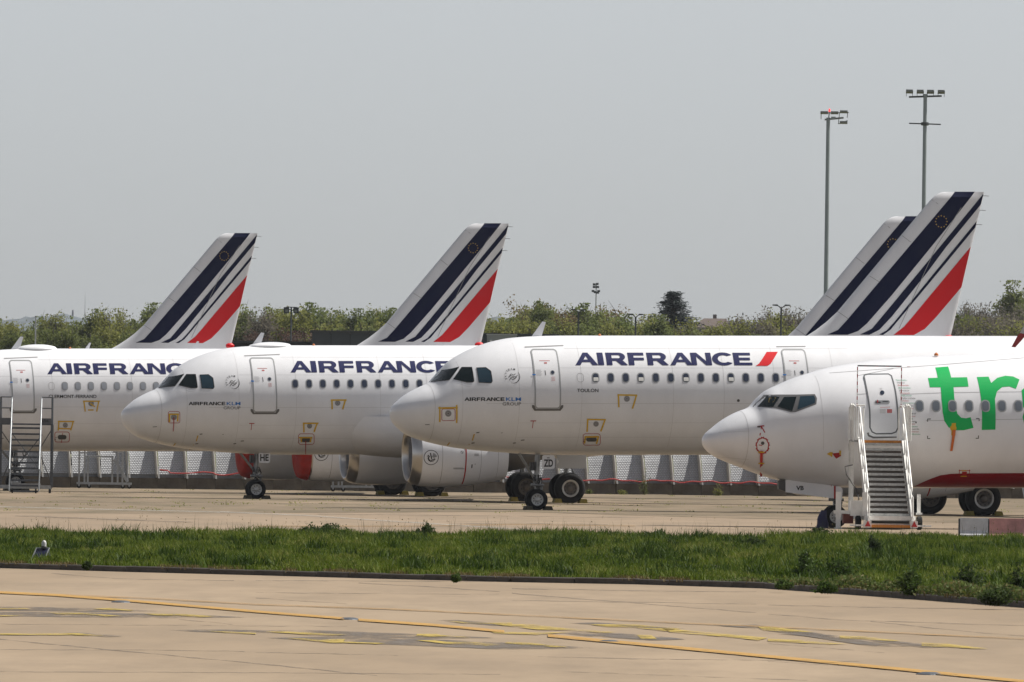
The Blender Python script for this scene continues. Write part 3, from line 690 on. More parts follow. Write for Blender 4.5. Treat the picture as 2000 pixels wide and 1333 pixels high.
def airbus(pl, label, a_in, a_mg, fin_dz, fin_te_a, r_main, plate, detail=True, group='white airliners with striped tail fins', aerials=(), fan_cover=False, main_rim=RIMW):
    root = thing('airliner', label, 'airplane', M=pl.M, group=group)
    fuselage(pl, root, 1.28)
    wings(pl, root, a_in + .95)
    tail_fin(pl, root, 2.07 + fin_dz, fin_te_a)
    for sd in (1, -1):
        engine(pl, root, a_in, sd, 1.76 + pl.gz(a_in))
        main_gear(pl, root, a_mg, sd, r_main, main_rim)
    nose_gear(pl, root, 5.17, plate)
    obj('tail_cap', MB().lathe([(0, .01), (.04, .09), (.15, .13), (.35, .12), (.45, .03)], (fin_te_a - .3, 0, pl.z0 + 2.05 + fin_dz), 'x', 16), RED, root, smooth=True)
    if not detail: return root
    for i, f in enumerate(PANES):
        o = clone(f).emit('cockpit_window', GLASS if i < 2 else GLASSB, root, pl.map(.010), step=(.08, .06))
        clone(PFRAME[i]).emit('window_seal', BLACK, o, pl.map(.014), step=(.08, .06))
        o2 = clone(f).emit('cockpit_window', GLASS, root, lambda a, h: Vector((1, -1, 1)) * pl.on(a, h, .010), step=(.08, .06))
    front_door(pl, root, DOOR_A, DOOR_H0, DOOR_H1)
    clone(TITLE).emit('title_lettering', NAVY, root, pl.map(.010), step=(.4, .07))
    clone(SLASH).emit('title_slash', RED, root, pl.map(.010), step=(.3, .07))
    airfrance(KX0, KY0, KX1, KY1).emit('group_lettering', BLACK, root, pl.map(.009), step=(.4, .1))
    text_flat('KLM', KX1 + .05, KY0, KX2, KY1, .012).emit('group_lettering', BLUE, root, pl.map(.009), step=(.4, .1))
    text_flat('GROUP', GX0, GY0, KX2, GY1).emit('group_lettering', DGREY, root, pl.map(.009), step=(.4, .1))
    clone(SKYT).emit('alliance_emblem', BLACK, root, pl.map(.009), step=(.4, .1))
    ln = Flat().line([(DOOR_A - .62, DOOR_H1 + .10), (DOOR_A + .75, DOOR_H1 + .155)], .028)
    ln.emit('rain_gutter', SEAM, root, pl.map(.012), step=(.2, .1))
    s = Flat()
    for a in (2.2, 4.15, 6.35, 9.6, 11.4, 13.2, 15.3): s.line([(a, h) for h in np.linspace(-1.8, 1.9, 40)], .010)
    s.line([(a, -.28) for a in np.linspace(3.0, 16, 30)], .012)
    s.line([(a, 1.62) for a in np.linspace(5.9, 16, 24)], .008)
    for hh in (-.95, -1.45, .95): s.line([(a, hh) for a in np.linspace(4.2, 16, 24)], .007)
    s.emit('skin_joint', mat('faint_joint', (.52, .52, .53), .5), root, pl.map(.003), step=None)
    k = Flat()
    for x, y, l, hh in ((1.0, -1.02, .14, .02), (2.75, -1.30, .10, .03), (2.68, -1.66, .10, .03), (4.1, -1.66, .1, .03), (4.35, -1.56, .12, .03), (3.6, -1.30, .06, .015), (6.55, -1.52, .09, .014), (6.55, -1.60, .05, .03)):
        k.poly([(x, y), (x + l, y + .01), (x + l, y + hh + .01), (x, y + hh)])
    k.emit('probe', DGREY, root, pl.map(.012), step=None)
    k = Flat()
    for x, y, l in ((2.66, -1.55, .22), (2.60, -1.88, .20), (1.92, -1.72, .1)): k.poly([(x, y), (x + .04, y), (x + .05, y + l), (x + .01, y + l)])
    k.emit('probe_tape', YELT, root, pl.map(.014), step=None)['kind'] = 'stuff'
    ta, th = PC.ab(*zc4(1086, 657))
    Flat().line([(ta - .1, th), (ta + .1, th)], .03).line([(ta, th), (ta, th - .25)], .022).emit('red_marking', REDT, root, pl.map(.009), step=None)
    Flat().disc(11.9, .42 - .6, .05).emit('drain_port', DGREY, root, pl.map(.009), step=None)
    # aerials on the crown
    for aa, sx in ((5.15, 1.0),) + aerials:
        zz = pl.z0 + pl.top(aa) - .03
        ae = MB().prism([(aa - .16 * sx, 0), (aa + .2 * sx, 0), (aa + .36 * sx, .52 * sx), (aa + .24 * sx, .54 * sx)], lambda u, v: Vector((u, -.018, zz + v)), lambda u, v: Vector((u, .018, zz + v)))
        obj('blade_aerial', ae, WHITE, root)
    bc = obj('crown_beacon', MB().lathe([(0, .06), (.05, .05), (.09, .005)], (7.4, -.1, pl.z0 + 2.05), 'z', 12), mat('orange_beacon', (.5, .15, .03), .4), root)
    dm = MB()
    return root
# ------------------------------------------------------------------ ground
def sheet(name, pts, z, m, label=None):
    f = Flat().poly([(p[0], p[1]) for p in pts])
    mb = MB(); mb.v = [(x, y, z) for x, y in f.v]; mb.f = f.f
    o = obj(name, mb, m); o['kind'] = 'structure'
    return o
def ground_mat(name, c1, c2, c3, s1, s2, stretch=(1, 1, 1), rough=.85):
    m = bpy.data.materials.new(name); m.use_nodes = True; n, l = m.node_tree.nodes, m.node_tree.links
    b = n['Principled BSDF']; b.inputs['Roughness'].default_value = rough; b.inputs['Specular IOR Level'].default_value = .25
    tc = n.new('ShaderNodeTexCoord'); mp = n.new('ShaderNodeMapping'); mp.inputs['Scale'].default_value = stretch
    l.new(tc.outputs['Object'], mp.inputs[0])
    t1 = n.new('ShaderNodeTexNoise'); t1.inputs['Scale'].default_value = s1; t1.inputs['Detail'].default_value = 8; t1.inputs['Roughness'].default_value = .6
    t2 = n.new('ShaderNodeTexNoise'); t2.inputs['Scale'].default_value = s2; t2.inputs['Detail'].default_value = 8; t2.inputs['Roughness'].default_value = .7
    for t in (t1, t2): l.new(mp.outputs[0], t.inputs['Vector'])
    r1 = n.new('ShaderNodeValToRGB'); l.new(t1.outputs[0], r1.inputs[0])
    r1.color_ramp.elements[0].position, r1.color_ramp.elements[1].position = .35, .65
    r1.color_ramp.elements[0].color, r1.color_ramp.elements[1].color = (*c1, 1), (*c2, 1)
    r2 = n.new('ShaderNodeValToRGB'); l.new(t2.outputs[0], r2.inputs[0])
    r2.color_ramp.elements[0].position, r2.color_ramp.elements[1].position = .42, .75
    r2.color_ramp.elements[0].color, r2.color_ramp.elements[1].color = (0, 0, 0, 1), (1, 1, 1, 1)
    mx = n.new('ShaderNodeMix'); mx.data_type = 'RGBA'; l.new(r2.outputs[0], mx.inputs[0]); l.new(r1.outputs[0], mx.inputs[6]); mx.inputs[7].default_value = (*c3, 1)
    l.new(mx.outputs[2], b.inputs['Base Color'])
    t3 = n.new('ShaderNodeTexNoise'); t3.inputs['Scale'].default_value = 25; l.new(tc.outputs['Object'], t3.inputs['Vector'])
    bp = n.new('ShaderNodeBump'); bp.inputs['Strength'].default_value = .25; bp.inputs['Distance'].default_value = .01
    l.new(t3.outputs[0], bp.inputs['Height']); l.new(bp.outputs[0], b.inputs['Normal'])
    return m
FIELD = ground_mat('field_earth', (.07, .085, .035), (.10, .11, .05), (.12, .10, .06), .02, .3)
CONC = ground_mat('taxiway_concrete', (.235, .178, .120), (.315, .242, .168), (.205, .158, .110), .10, .55, (1, .16, 1))
APRON = ground_mat('apron_concrete', (.225, .17, .118), (.285, .216, .15), (.18, .142, .10), .05, .35, (1, .22, 1))
APRON2 = ground_mat('old_apron_concrete', (.150, .116, .078), (.235, .178, .122), (.095, .082, .048), .09, .4, (1, .2, 1))
SOIL = mat('verge_soil', (.06, .055, .03), .95, var=.3, vscale=1.5)
g = MB(); g.add([(-5000, -300, -.03), (5000, -300, -.03), (5000, 9000, -.03), (-5000, 9000, -.03)], [(0, 1, 2, 3)])
tag(obj('ground', g, FIELD), kind='structure')
KERB_PX = [(-500, 1100), (0, 1110), (250, 1117.5), (500, 1124), (750, 1131), (1000, 1137.5), (1250, 1142), (1500, 1150), (1750, 1168), (2000, 1187), (2500, 1232)]
KERB = [gp(*q) for q in KERB_PX]
FAR_PX = [(-500, 1046), (0, 1052), (600, 1052), (1000, 1053), (1500, 1058), (2000, 1056), (2500, 1063)]
FAR = [gp(*q) for q in FAR_PX]
sheet('taxiway', [(-60, 60), (60, 60)] + [(p.x, p.y) for p in reversed(KERB)], 0, CONC)
sheet('grass_verge', [(p.x, p.y) for p in KERB] + [(p.x, p.y) for p in reversed(FAR)], .085, SOIL)
sheet('apron', [(p.x, p.y) for p in FAR] + [(90, 500), (-90, 500)], 0, APRON)
sheet('apron_edge', [(-90, 500.0), (90, 500.0), (90, 700), (-90, 700)], -.008, APRON2)
old = [gp(-300, 1003), gp(400, 1003), gp(1000, 1000), gp(1400, 1012), gp(2300, 1030)]
sheet('apron_strip', [(p.x, p.y) for p in old] + [(88, 760), (-88, 760)], .006, APRON2)

# kerb stones
KST = mat('kerb_concrete', (.085, .075, .065), .9, var=.35, vscale=4)
kr = bpy.data.objects.new('kerb', None); COL.objects.link(kr); kr['kind'] = 'structure'
acc = []; 
for i in range(len(KERB) - 1):
    a, b = KERB[i], KERB[i + 1]; L = (b - a).length; n = max(1, int(L / 1.0))
    for k in range(n): acc.append((a.lerp(b, k / n), a.lerp(b, (k + 1) / n)))
kmesh = None
for a, b in acc:
    d = (b - a); L = d.length; mid = (a + b) / 2
    if kmesh is None:
        o = obj('kerb_stone', MB().prism([(-.07, -.02), (-.07, .095), (-.05, .112), (.07, .112), (.07, -.02)], lambda u, v: Vector((-.492, u, v)), lambda u, v: Vector((.492, u, v))), KST, kr); kmesh = o.data
    else:
        o = bpy.data.objects.new('kerb_stone', kmesh); COL.objects.link(o); o.parent = kr
    o.location = (mid.x, mid.y + .07, rnd.uniform(-.012, .006)); o.scale = (L, 1, 1); o.rotation_euler = (0, 0, math.atan2(d.y, d.x) + rnd.uniform(-.004, .004))

# painted lines, old lettering blocks and cracks on the concrete: thin sheets
YLINE = mat('yellow_line_paint', (.40, .225, .045), .7, var=.25, vscale=2)
YFAINT = mat('worn_yellow_line', (.34, .21, .08), .8, var=.3, vscale=1.5)
YBLK = mat('yellow_marking_paint', (.40, .29, .05), .7, var=.25, vscale=2)
DBLK = mat('black_marking_ground', (.085, .075, .066), .8, col2=(.15, .12, .095), vscale=1.2)
WLINE = mat('white_line_paint', (.42, .40, .36), .7, var=.2, vscale=3)
CRACK = worn(mat('crack_filler', (.155, .122, .09), .9), 1.6, .40, .62)
worn(DBLK, 1.1, .38, .62, (1, .2, 1)); worn(YBLK, 1.5, .38, .58, (1, .25, 1)); worn(YFAINT, 1.2, .38, .62); worn(YLINE, 2.5, .27, .50); worn(WLINE, 2.0, .42, .64)
def gline(name, pts, wpx, m, z, parent):
    up, dn = [], []
    for x, y, *r in pts:
        wq = r[0] if r else wpx
        up.append(gp(x, y - wq / 2, z)); dn.append(gp(x, y + wq / 2, z))
    mb = MB(); n = len(pts); mb.v = [tuple(q) for q in up + dn]; mb.f = [(i, i + 1, n + i + 1, n + i) for i in range(n - 1)]
    return obj(name, mb, m, parent)
def gpoly(name, pts, m, z, parent):
    f = Flat().poly(pts); mb = MB(); mb.v = [tuple(gp(x, y, z)) for x, y in f.v]; mb.f = f.f
    return obj(name, mb, m, parent)
tx = bpy.data.objects['taxiway']; ap = bpy.data.objects['apron']
gline('taxi_line', [(-300, 1140), (0, 1157), (110, 1162.5), (250, 1173), (500, 1194.5), (672, 1208)], 4.2, YLINE, .016, tx)
gline('taxi_line', [(700, 1210.5), (850, 1221), (985, 1233.5)], 4.6, YLINE, .016, tx)
gline('taxi_line', [(1070, 1241.5), (1250, 1258), (1500, 1282), (1750, 1306), (2000, 1331), (2300, 1362)], 5.4, YLINE, .016, tx)
gline('faint_taxi_line', [(100, 1161, 3), (300, 1169), (500, 1180.5), (750, 1189), (1000, 1201), (1250, 1213), (1500, 1224.5), (1750, 1236), (2000, 1248), (2300, 1262)], 2.6, YFAINT, .012, tx)
def blk(x0, y0, x1, y1, hgt):                        # an old black ground panel, stretched by the low view
    return [(x0, y0), (x0 + (x1 - x0) * .25, y0 - hgt * .35), (x1 - (x1 - x0) * .2, y1 - hgt * .8), (x1, y1), (x1 - (x1 - x0) * .28, y1 + hgt * .25), (x0 + (x1 - x0) * .2, y0 + hgt * .75)]
for q_i, q in enumerate(((-120, 1187, 310, 1194, 7), (-120, 1198, 480, 1206, 8), (330, 1231, 610, 1236, 5), (480, 1233, 965, 1246, 7), (520, 1246, 1165, 1266, 11), (850, 1212, 1010, 1221, 4), (1090, 1236, 1340, 1249, 8), (1110, 1217, 1340, 1228, 4), (1400, 1222, 1700, 1247, 6), (1520, 1238, 1780, 1262, 6), (1700, 1252, 1850, 1264, 5), (120, 1237, 240, 1243, 4))):
    gpoly('marking_panel', blk(*q), DBLK, .004 + .0006 * q_i, tx)
for q in ([(-60, 1187), (50, 1188), (60, 1190), (-60, 1190.5)], [(180, 1189.5), (215, 1187.5), (262, 1192), (250, 1193)], [(-60, 1201.5), (50, 1202), (20, 1203.6), (-60, 1203.8)], [(95, 1197), (160, 1197.3), (240, 1203), (205, 1204.5), (190, 1202), (118, 1200)],
          [(280, 1198.5), (360, 1199.5), (420, 1204), (390, 1206), (350, 1202.5), (305, 1202)], [(0, 1237.5), (150, 1237), (205, 1241.5), (0, 1239.6)], [(400, 1232), (500, 1236.5), (500, 1238.6), (440, 1236)],
          [(518, 1234), (560, 1233.5), (600, 1236), (682, 1240), (650, 1241.6), (590, 1239)], [(815, 1238.5), (852, 1238), (860, 1240.5), (920, 1245), (880, 1245.5), (812, 1242.5)], [(575, 1246), (630, 1249.5), (676, 1247.5), (670, 1253), (755, 1256.5), (735, 1257.8), (640, 1255), (560, 1246.8)],
          [(812, 1250.5), (850, 1251), (872, 1254), (930, 1254.5), (982, 1260), (950, 1261.5), (915, 1258), (868, 1257.5)], [(990, 1254), (1040, 1256), (1110, 1264), (1085, 1264.4), (985, 1256.5)], [(870, 1212.5), (940, 1217), (1000, 1216.5), (1000, 1219), (905, 1217.5)],
          [(960, 1219), (1040, 1219.5), (1090, 1226), (1205, 1235), (1180, 1236.5), (1110, 1231), (1050, 1230)], [(960, 1233.5), (1060, 1236), (1120, 1234), (1050, 1240), (965, 1237)], [(1243, 1239.5), (1272, 1240.5), (1283, 1248), (1252, 1248)],
          [(1150, 1219.5), (1240, 1220), (1330, 1228), (1300, 1233), (1240, 1226), (1180, 1224)], [(1290, 1227), (1340, 1231.5), (1425, 1239), (1500, 1246), (1480, 1251), (1440, 1246), (1310, 1235)], [(1480, 1224), (1512, 1225), (1590, 1235), (1560, 1235), (1490, 1231.5)],
          [(1500, 1248), (1560, 1250), (1655, 1258), (1620, 1258.5), (1500, 1252.5)], [(1640, 1241.5), (1690, 1243.5), (1760, 1252), (1735, 1252), (1680, 1248), (1640, 1247.5)], [(1800, 1255.5), (1850, 1257.5), (1930, 1267), (1900, 1267), (1850, 1263.5), (1800, 1263)]):
    gpoly('painted_mark', q, YBLK, .0135, tx)
CZ = [0]
def crack(pts, wd, parent=tx, m=CRACK, z=.003):
    CZ[0] += 1; z += .00004 * CZ[0]; wd *= .8
    out = []
    for i in range(len(pts) - 1):
        (x0, y0), (x1, y1) = pts[i], pts[i + 1]; n = max(2, int(abs(x1 - x0) / 22))
        for k in range(n):
            t = k / n; out.append((x0 + (x1 - x0) * t, y0 + (y1 - y0) * t + rnd.uniform(-.5, .5), wd * rnd.uniform(.35, 1.3)))
    gline('crack', out, wd, m, z, parent)
for pts, wd in (([(-100, 1244), (0, 1249), (200, 1268), (500, 1296), (760, 1322)], 2.0), ([(0, 1269), (300, 1270), (500, 1273)], 1.2), ([(-50, 1312), (500, 1314), (1000, 1318)], 1.2), ([(100, 1120), (230, 1131), (480, 1134.5)], 1.5), ([(700, 1139), (880, 1149), (1000, 1158)], 1.6), ([(1000, 1159), (1130, 1170), (1380, 1189), (1500, 1199)], 1.7),
                ([(1000, 1150), (1300, 1155), (1500, 1156.5)], 1.4), ([(1000, 1173), (1150, 1175), (1500, 1181)], 1.2), ([(1500, 1200), (1660, 1212), (2100, 1225)], 1.6), ([(1700, 1214), (1900, 1235), (2100, 1250)], 1.7), ([(1500, 1182), (1800, 1188), (2100, 1193)], 1.4), ([(500, 1134), (800, 1135.5), (1000, 1136.8)], 1.5),
                ([(0, 1219), (250, 1221), (700, 1224)], .9), ([(500, 1168), (700, 1181)], 1.0), ([(500, 1158), (900, 1161), (1000, 1160)], .9), ([(350, 1210), (480, 1222)], 1.0), ([(500, 1274), (800, 1281)], 1.0), ([(1050, 1283), (1300, 1288), (1700, 1292)], 1.1), ([(1500, 1257), (1750, 1277)], .9), ([(1100, 1312), (1600, 1330)], 1.0), ([(1500, 1292), (1640, 1300)], .9)):
    crack(pts, wd)
gline('white_line', [(-200, 985.5), (0, 990), (200, 995), (430, 1000.5)], 1.8, WLINE, .012, ap)
gline('white_line', [(430, 1000), (600, 1007), (730, 1016), (860, 1024), (1000, 1033), (1130, 1041.5)], 2.0, WLINE, .012, ap)
gline('faint_taxi_line', [(500, 1028), (800, 1028), (1000, 1024.5), (1240, 1027.5)], 1.6, YFAINT, .012, ap)
for pts, wd in (([(30, 1008), (150, 1012), (400, 1021)], 2.0), ([(880, 1023), (1050, 1023), (1210, 1025.5)], 1.6), ([(-50, 981), (500, 983), (1000, 986)], .9), ([(0, 962), (700, 966), (1500, 985)], .9), ([(1100, 1002), (1700, 1011)], 1.0), ([(620, 1004), (1300, 1012)], .9)):
    crack(pts, wd, ap, z=.010)

# ------------------------------------------------------------------ the four parked aircraft and the two tails behind
rA = airbus(PA, 'white airliner furthest back, name CLERMONT-FERRAND below its windows, silver steps at its door', 15.65, 21.4, -.17, 41.95, .60, (5.2, 5.62, 1.25, 1.72, 'O'), main_rim=RIMD, aerials=((8.1, .5), (12.5, .62)))
rB = airbus(PB, 'white airliner with HE on its nose gear plate and open engine inlets', 9.8, 16.4, .30, 32.3, .585, (5.22, 5.66, 1.30, 1.78, 'HE'))
rC = airbus(PC, 'white airliner with ZD on its nose gear plate and TOULON below its windows', 15.55, 20.05, .2, 43.0, .62, (5.3, 5.74, 1.36, 1.84, 'ZD'))
def tail_only(sc, tip_px, L, label):
    pl = Plane((0, 800), sc, 3.8, L); a_te = L - 1.5
    P = at(*tip_px, FPX / sc + L * .216); q = pl.M @ Vector((a_te + 1.33, 0, 0))
    pl.O += Vector((P.x - q.x, 0, 0)); pl.M = Matrix.Translation((P.x - q.x, 0, 0)) @ pl.M
    zt = (pl.M @ Vector((a_te + 1.33, 0, pl.z0 + 2.07 + 5.57))).z
    pl.M = Matrix.Translation(((tip_px[0] - proj(pl.M @ Vector((a_te + 1.33, 0, pl.z0 + 7.6)))[0]) / sc, 0, 0)) @ pl.M
    return airbus(pl, label, 11.2, 17.7, P.z - zt, a_te, .585, None, detail=False)
rE = tail_only(39.6, (503, 457), 37.57, 'airliner whose striped tail fin is leftmost of the four fins')
rF = tail_only(42.8, (994, 438), 37.57, 'airliner whose striped tail fin rises mid-picture, above the HE airliner')

# cabin windows
wa, wh = PC.ab(1163.5, 738); wB = PB.ab(576.7, 749.8); wA = PA.ab(126.6, 754.5)
cabin_windows(PC, rC, wa, wh, 40, PANE, blinds=(0, 3, 6, 9), skip=(13, 14, 15, 16))
cabin_windows(PB, rB, wB[0], wB[1], 30, PANE)
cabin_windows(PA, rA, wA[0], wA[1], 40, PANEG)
for pl, rt, q in ((PC, rC, PC.ab(1133.5, 738)), (PA, rA, PA.ab(100.8, 754.5))):
    Flat().line(rrect(q[0] - .11, q[1] - .15, q[0] + .11, q[1] + .15, .09), .012, True).emit('window_plug', SEAM, rt, pl.map(.005), step=(.3, .1))
d2 = PC.ab(1556, 735)[0]
front_door(PC, rC, d2, DOOR_H0, DOOR_H1, hw=.40, sill=False)
Flat().line([(d2 - .55, DOOR_H1 + .12), (d2 + .5, DOOR_H1 + .13)], .028).emit('rain_gutter', SEAM, rC, PC.map(.012), step=(.2, .1))
# names
def name_text(pl, rt, body, x0, y0, x1, y1, z):
    a0, h0 = pl.ab(*z(x0, y1)); a1, h1 = pl.ab(*z(x1, y0))
    text_flat(body, a0, h0, a1, h1, .016).emit('name_lettering', BLACK, rt, pl.map(.009), step=(.4, .1))
zA, zB2, zB3 = Zf(0, 580, 3.175), Zf(220, 640, 3.7025), Zf(560, 640, 3.7025)
name_text(PC, rC, 'TOULON', 175, 443, 328, 468, zc5)
name_text(PA, rA, 'CLERMONT-FERRAND', 302, 608, 598, 629, zA)
# tape frames, port covers and red warning outlines
tape(PC, rC, zc4, yellow=[[(428, 558), (428, 665)], [(418, 567), (555, 564)], [(547, 545), (547, 671)]], red=[rrect(443, 573, 536, 655, 12)], discs=[(488, 605, 23)])
tape(PC, rC, zc5, yellow=[[(472, 482), (476, 577)], [(466, 488), (609, 490)], [(604, 486), (574, 587)], [(251, 660), (246, 754)], [(246, 664), (382, 666)], [(377, 662), (345, 750)], [(234, 786), (228, 838)], [(228, 790), (332, 788)], [(328, 786), (314, 840)]],
     red=[rrect(218, 768, 342, 850, 18)], discs=[(534, 516, 22), (311, 697, 20)], dark=[rrect(240, 792, 316, 824, 15)])
tape(PB, rB, zB2, yellow=[[(411, 622), (411, 684)], [(405, 627), (480, 627)], [(472, 622), (470, 680)]], red=[rrect(402, 608, 486, 690, 14)], discs=[(443, 648, 22)])
tape(PB, rB, zB3, yellow=[[(326, 520), (328, 592)], [(318, 525), (432, 525)], [(424, 522), (404, 592)], [(122, 688), (124, 758)], [(116, 692), (229, 692)], [(220, 690), (197, 754)], [(88, 795), (185, 795)], [(102, 795), (106, 828)], [(176, 795), (170, 828)]],
     red=[rrect(85, 768, 198, 845, 18)], discs=[(368, 547, 20), (165, 712, 19)], dark=[rrect(110, 800, 168, 828, 6)])
tape(PA, rA, zA, yellow=[[(519, 645), (528, 712)], [(514, 648), (619, 648)], [(612, 646), (599, 712)], [(545, 702), (580, 702)], [(560, 662), (588, 682)], [(365, 768), (361, 829)], [(358, 773), (460, 773)], [(454, 770), (438, 828)], [(365, 816), (440, 818)]], wy=8,
     red=[rrect(340, 838, 430, 900, 14), [(360, 868), (410, 868)], [(388, 845), (380, 905)]], discs=[(565, 662, 18), (405, 796, 16)], dark=[rrect(358, 856, 412, 884, 13)])
# low dome on the crown of the back airliner and the one before it
for pl, rt, px in ((PA, rA, 71), (PB, rB, 528)):
    ca = pl.ab(px, 760)[0] + .35
    mb = MB()
    for i in range(13):
        t = i / 12; x = -0.85 + 1.75 * t; k = max(0.0, 1 - (2 * t - 1) ** 2) ** .45
        for j in range(13):
            f = math.pi * j / 12; mb.v.append((ca + x, .55 * k * math.cos(f), pl.z0 + pl.top(ca + x) - .04 + (.21 if pl is PA else .17) * k * math.sin(f)))
    mb.f = [(i * 13 + j, i * 13 + j + 1, (i + 1) * 13 + j + 1, (i + 1) * 13 + j) for i in range(12) for j in range(12)]
    obj('antenna_dome', mb, WHITE, rt, smooth=True)

# ------------------------------------------------------------------ the white and green airliner
rD = thing('airliner', 'white airliner with green lettering and dark red belly, stairs at its front door', 'airplane', M=PD.M)
fuselage(PD, rD, PD.ab(1462, 860)[0])
wings(PD, rD, 12.2)
for sd in (1, -1): engine(PD, rD, 11.6, sd, 1.65 + PD.gz(11.6)); main_gear(PD, rD, 17.6, sd, .56, RIMW, 2.86)
nose_gear(PD, rD, PD.flatab(1633, 1000, .2)[0], None, r=.345, wd=.2)
hz = PD.z0 + 2.0; fa = PD.L - 1.6
fD = obj('tail_fin', surface([((fa - 6.6, 0, hz - .3), 6.4, .08, (0, 6.4, 0)), ((fa - 4.6, 0, hz + .8), 4.7, .09, (0, 4.7, 0)), ((fa + .2, 0, hz + 6.6), 2.1, .09, (0, 2.1, 0))], 12), GREEN, rD, smooth=True, angle=50)
z6, z7d = Zf(1360, 680, 3.508), Zf(1620, 680, 3.508)
px_flat(PD, Flat().poly([(380, 404), (455, 322), (560, 320), (690, 320), (812, 317), (827, 345), (822, 386), (680, 440), (650, 441), (538, 412)]), z6).emit('window_surround', mat('window_surround_grey', (.12, .12, .125), .45), rD, PD.map(.005), step=(.1, .1))
for i, q in enumerate(([(400, 400), (463, 330), (572, 336), (528, 404)], [(557, 402), (602, 337), (686, 335), (657, 432), (645, 430)], [(692, 424), (712, 333), (806, 328), (816, 350), (812, 378)])):
    px_flat(PD, Flat().poly(q), z6).emit('cockpit_window', GLASS if i < 2 else GLASSB, rD, PD.map(.010), step=(.1, .1))
px_flat(PD, Flat().poly([(500, 345), (548, 342), (530, 372), (496, 374)]), z6).emit('cockpit_sunshade', mat('sunshade_yellow', (.22, .15, .04), .5), rD, PD.map(.0115), step=None)
tD = [(725, 135), (742, 205), (675, 207), (688, 270), (762, 270), (768, 350), (775, 440), (787, 500), (815, 543), (860, 564), (920, 564), (987, 548), (967, 475), (935, 482), (902, 478), (877, 452), (862, 400), (855, 340), (850, 268), (953, 265), (943, 201), (834, 203), (813, 128)]
rDl = [(1010, 200), (1090, 197), (1108, 240), (1150, 205), (1205, 191), (1258, 196), (1302, 217), (1278, 280), (1232, 264), (1185, 268), (1148, 298), (1134, 350), (1137, 560), (1043, 562), (1043, 380), (1030, 290)]
for q in (tD, rDl): px_flat(PD, Flat().poly(q), z7d).emit('green_lettering', GREEN, rD, PD.map(.005), step=(.25, .1))
la0, lh0 = PD.ab(*z7d(1322, 562)); lh1 = PD.ab(*z7d(1200, 195))[1]
text_flat('ansavia', la0, lh0, la0 + 7.4, lh1 + .25, .04).emit('green_lettering', GREEN, rD, PD.map(.005), step=(.3, .1))
wa, wh = PD.ab(*z7d(617, 398))
cabin_windows(PD, rD, wa, wh, 36, PANEB, pitch=.508, wd=.27, ht=.36, each=True)
bl = [(575, 948), (640, 918), (700, 893), (760, 872), (830, 862), (920, 859), (1120, 858), (1333, 857)]
bt = [PD.ab(*z7d(*q)) for q in bl]; hb = bt[-1][1]
Flat().poly([(bt[0][0], PD.bot(6) + .05)] + bt[1:] + [(25, hb), (25, PD.bot(8) + .02), (bt[0][0] + 1.0, PD.bot(7) + .02)]).emit('belly_band', DKRED, rD, PD.map(.006), step=(.4, .05))
# its front door
dz = z7d
d = px_flat(PD, Flat().poly([(240, 190), (260, 183), (405, 180), (425, 195), (450, 290), (470, 430), (468, 560), (440, 583), (300, 585), (278, 560), (272, 420), (258, 290)]), dz).emit('door', WHITE, rD, PD.map(.010), step=(.2, .1), smooth=True)
px_flat(PD, Flat().line([(236, 205), (240, 188), (262, 182), (404, 180), (424, 192), (450, 290), (466, 420), (470, 545), (455, 575), (425, 586), (320, 588), (292, 575), (277, 545), (275, 420), (258, 300)], [9, 9, 7, 7, 9, 10, 10, 9, 9, 9, 9, 9, 9, 9, 9], True), dz).emit('door_frame', mat('door_seal_dark', (.10, .11, .12), .5), d, PD.map(.014), step=(.2, .1))
px_flat(PD, Flat().line([(262, 580), (268, 600), (300, 613), (460, 611)], [14, 13, 12, 8]), dz).emit('door_sill', SILL, d, PD.map(.013), step=(.2, .1))
px_flat(PD, Flat().disc(361, 308, 15), dz).emit('porthole', PANE, d, PD.map(.017), step=None)
px_flat(PD, Flat().poly(rrect(310, 360, 412, 384, 10)), dz).emit('handle_recess', FRAME, d, PD.map(.016), step=None)
px_flat(PD, Flat().poly([(316, 368), (350, 370), (350, 378), (316, 376)]).poly([(364, 364), (404, 364), (404, 368), (364, 370)]), dz).emit('door_handle', BLACK, d, PD.map(.020), step=None)
px_flat(PD, Flat().poly([(326, 358), (333, 358), (333, 376), (326, 376)]), dz).emit('handle_flag', REDT, d, PD.map(.023), step=None)
px_flat(PD, Flat().poly(rrect(394, 420, 428, 446, 2)).line([(345, 408), (415, 406)], 3), dz).emit('door_red_stencil', MATS['faded_red_print'], d, PD.map(.016), step=None)
px_flat(PD, Flat().poly(rrect(345, 420, 385, 448, 2)).line([(345, 278), (362, 278)], 3).line([(345, 288), (362, 288)], 3), dz).emit('door_stencil', mat('pale_grey_print', (.55, .55, .56), .6), d, PD.map(.016), step=None)
WEL = ['Tervetuloa', 'Welcome', 'Bienvenido', 'Bienvenidos', 'Bienvenue', 'Benvenuto', 'Willkommen', 'Kalos irthate', 'Welkom', 'Hos geldiniz', 'Velkommen', 'Bem-vindo', 'Vitejte', 'Dobrodosli', 'Bienvenue', 'Welkom', 'Benvenuto', 'Welcome', 'Velkommen', 'Bienvenido', 'Bienvenue', 'Willkommen']
for i, wd_ in enumerate(WEL):
    y = 222 + 17.6 * i; x = 455 + 95 * (i / 21) ** .8; n = len(wd_)
    a0, h0 = PD.ab(*dz(x, y + 4)); a1, h1 = PD.ab(*dz(x + 7.2 * n, y - 6))
    text_flat(wd_, a0, h0, a1, h1).emit('greeting_lettering', (mat('green_print', (.03, .30, .16), .6), DGREY, MATS['faded_red_print'])[i % 3], rD, PD.map(.007), step=None)
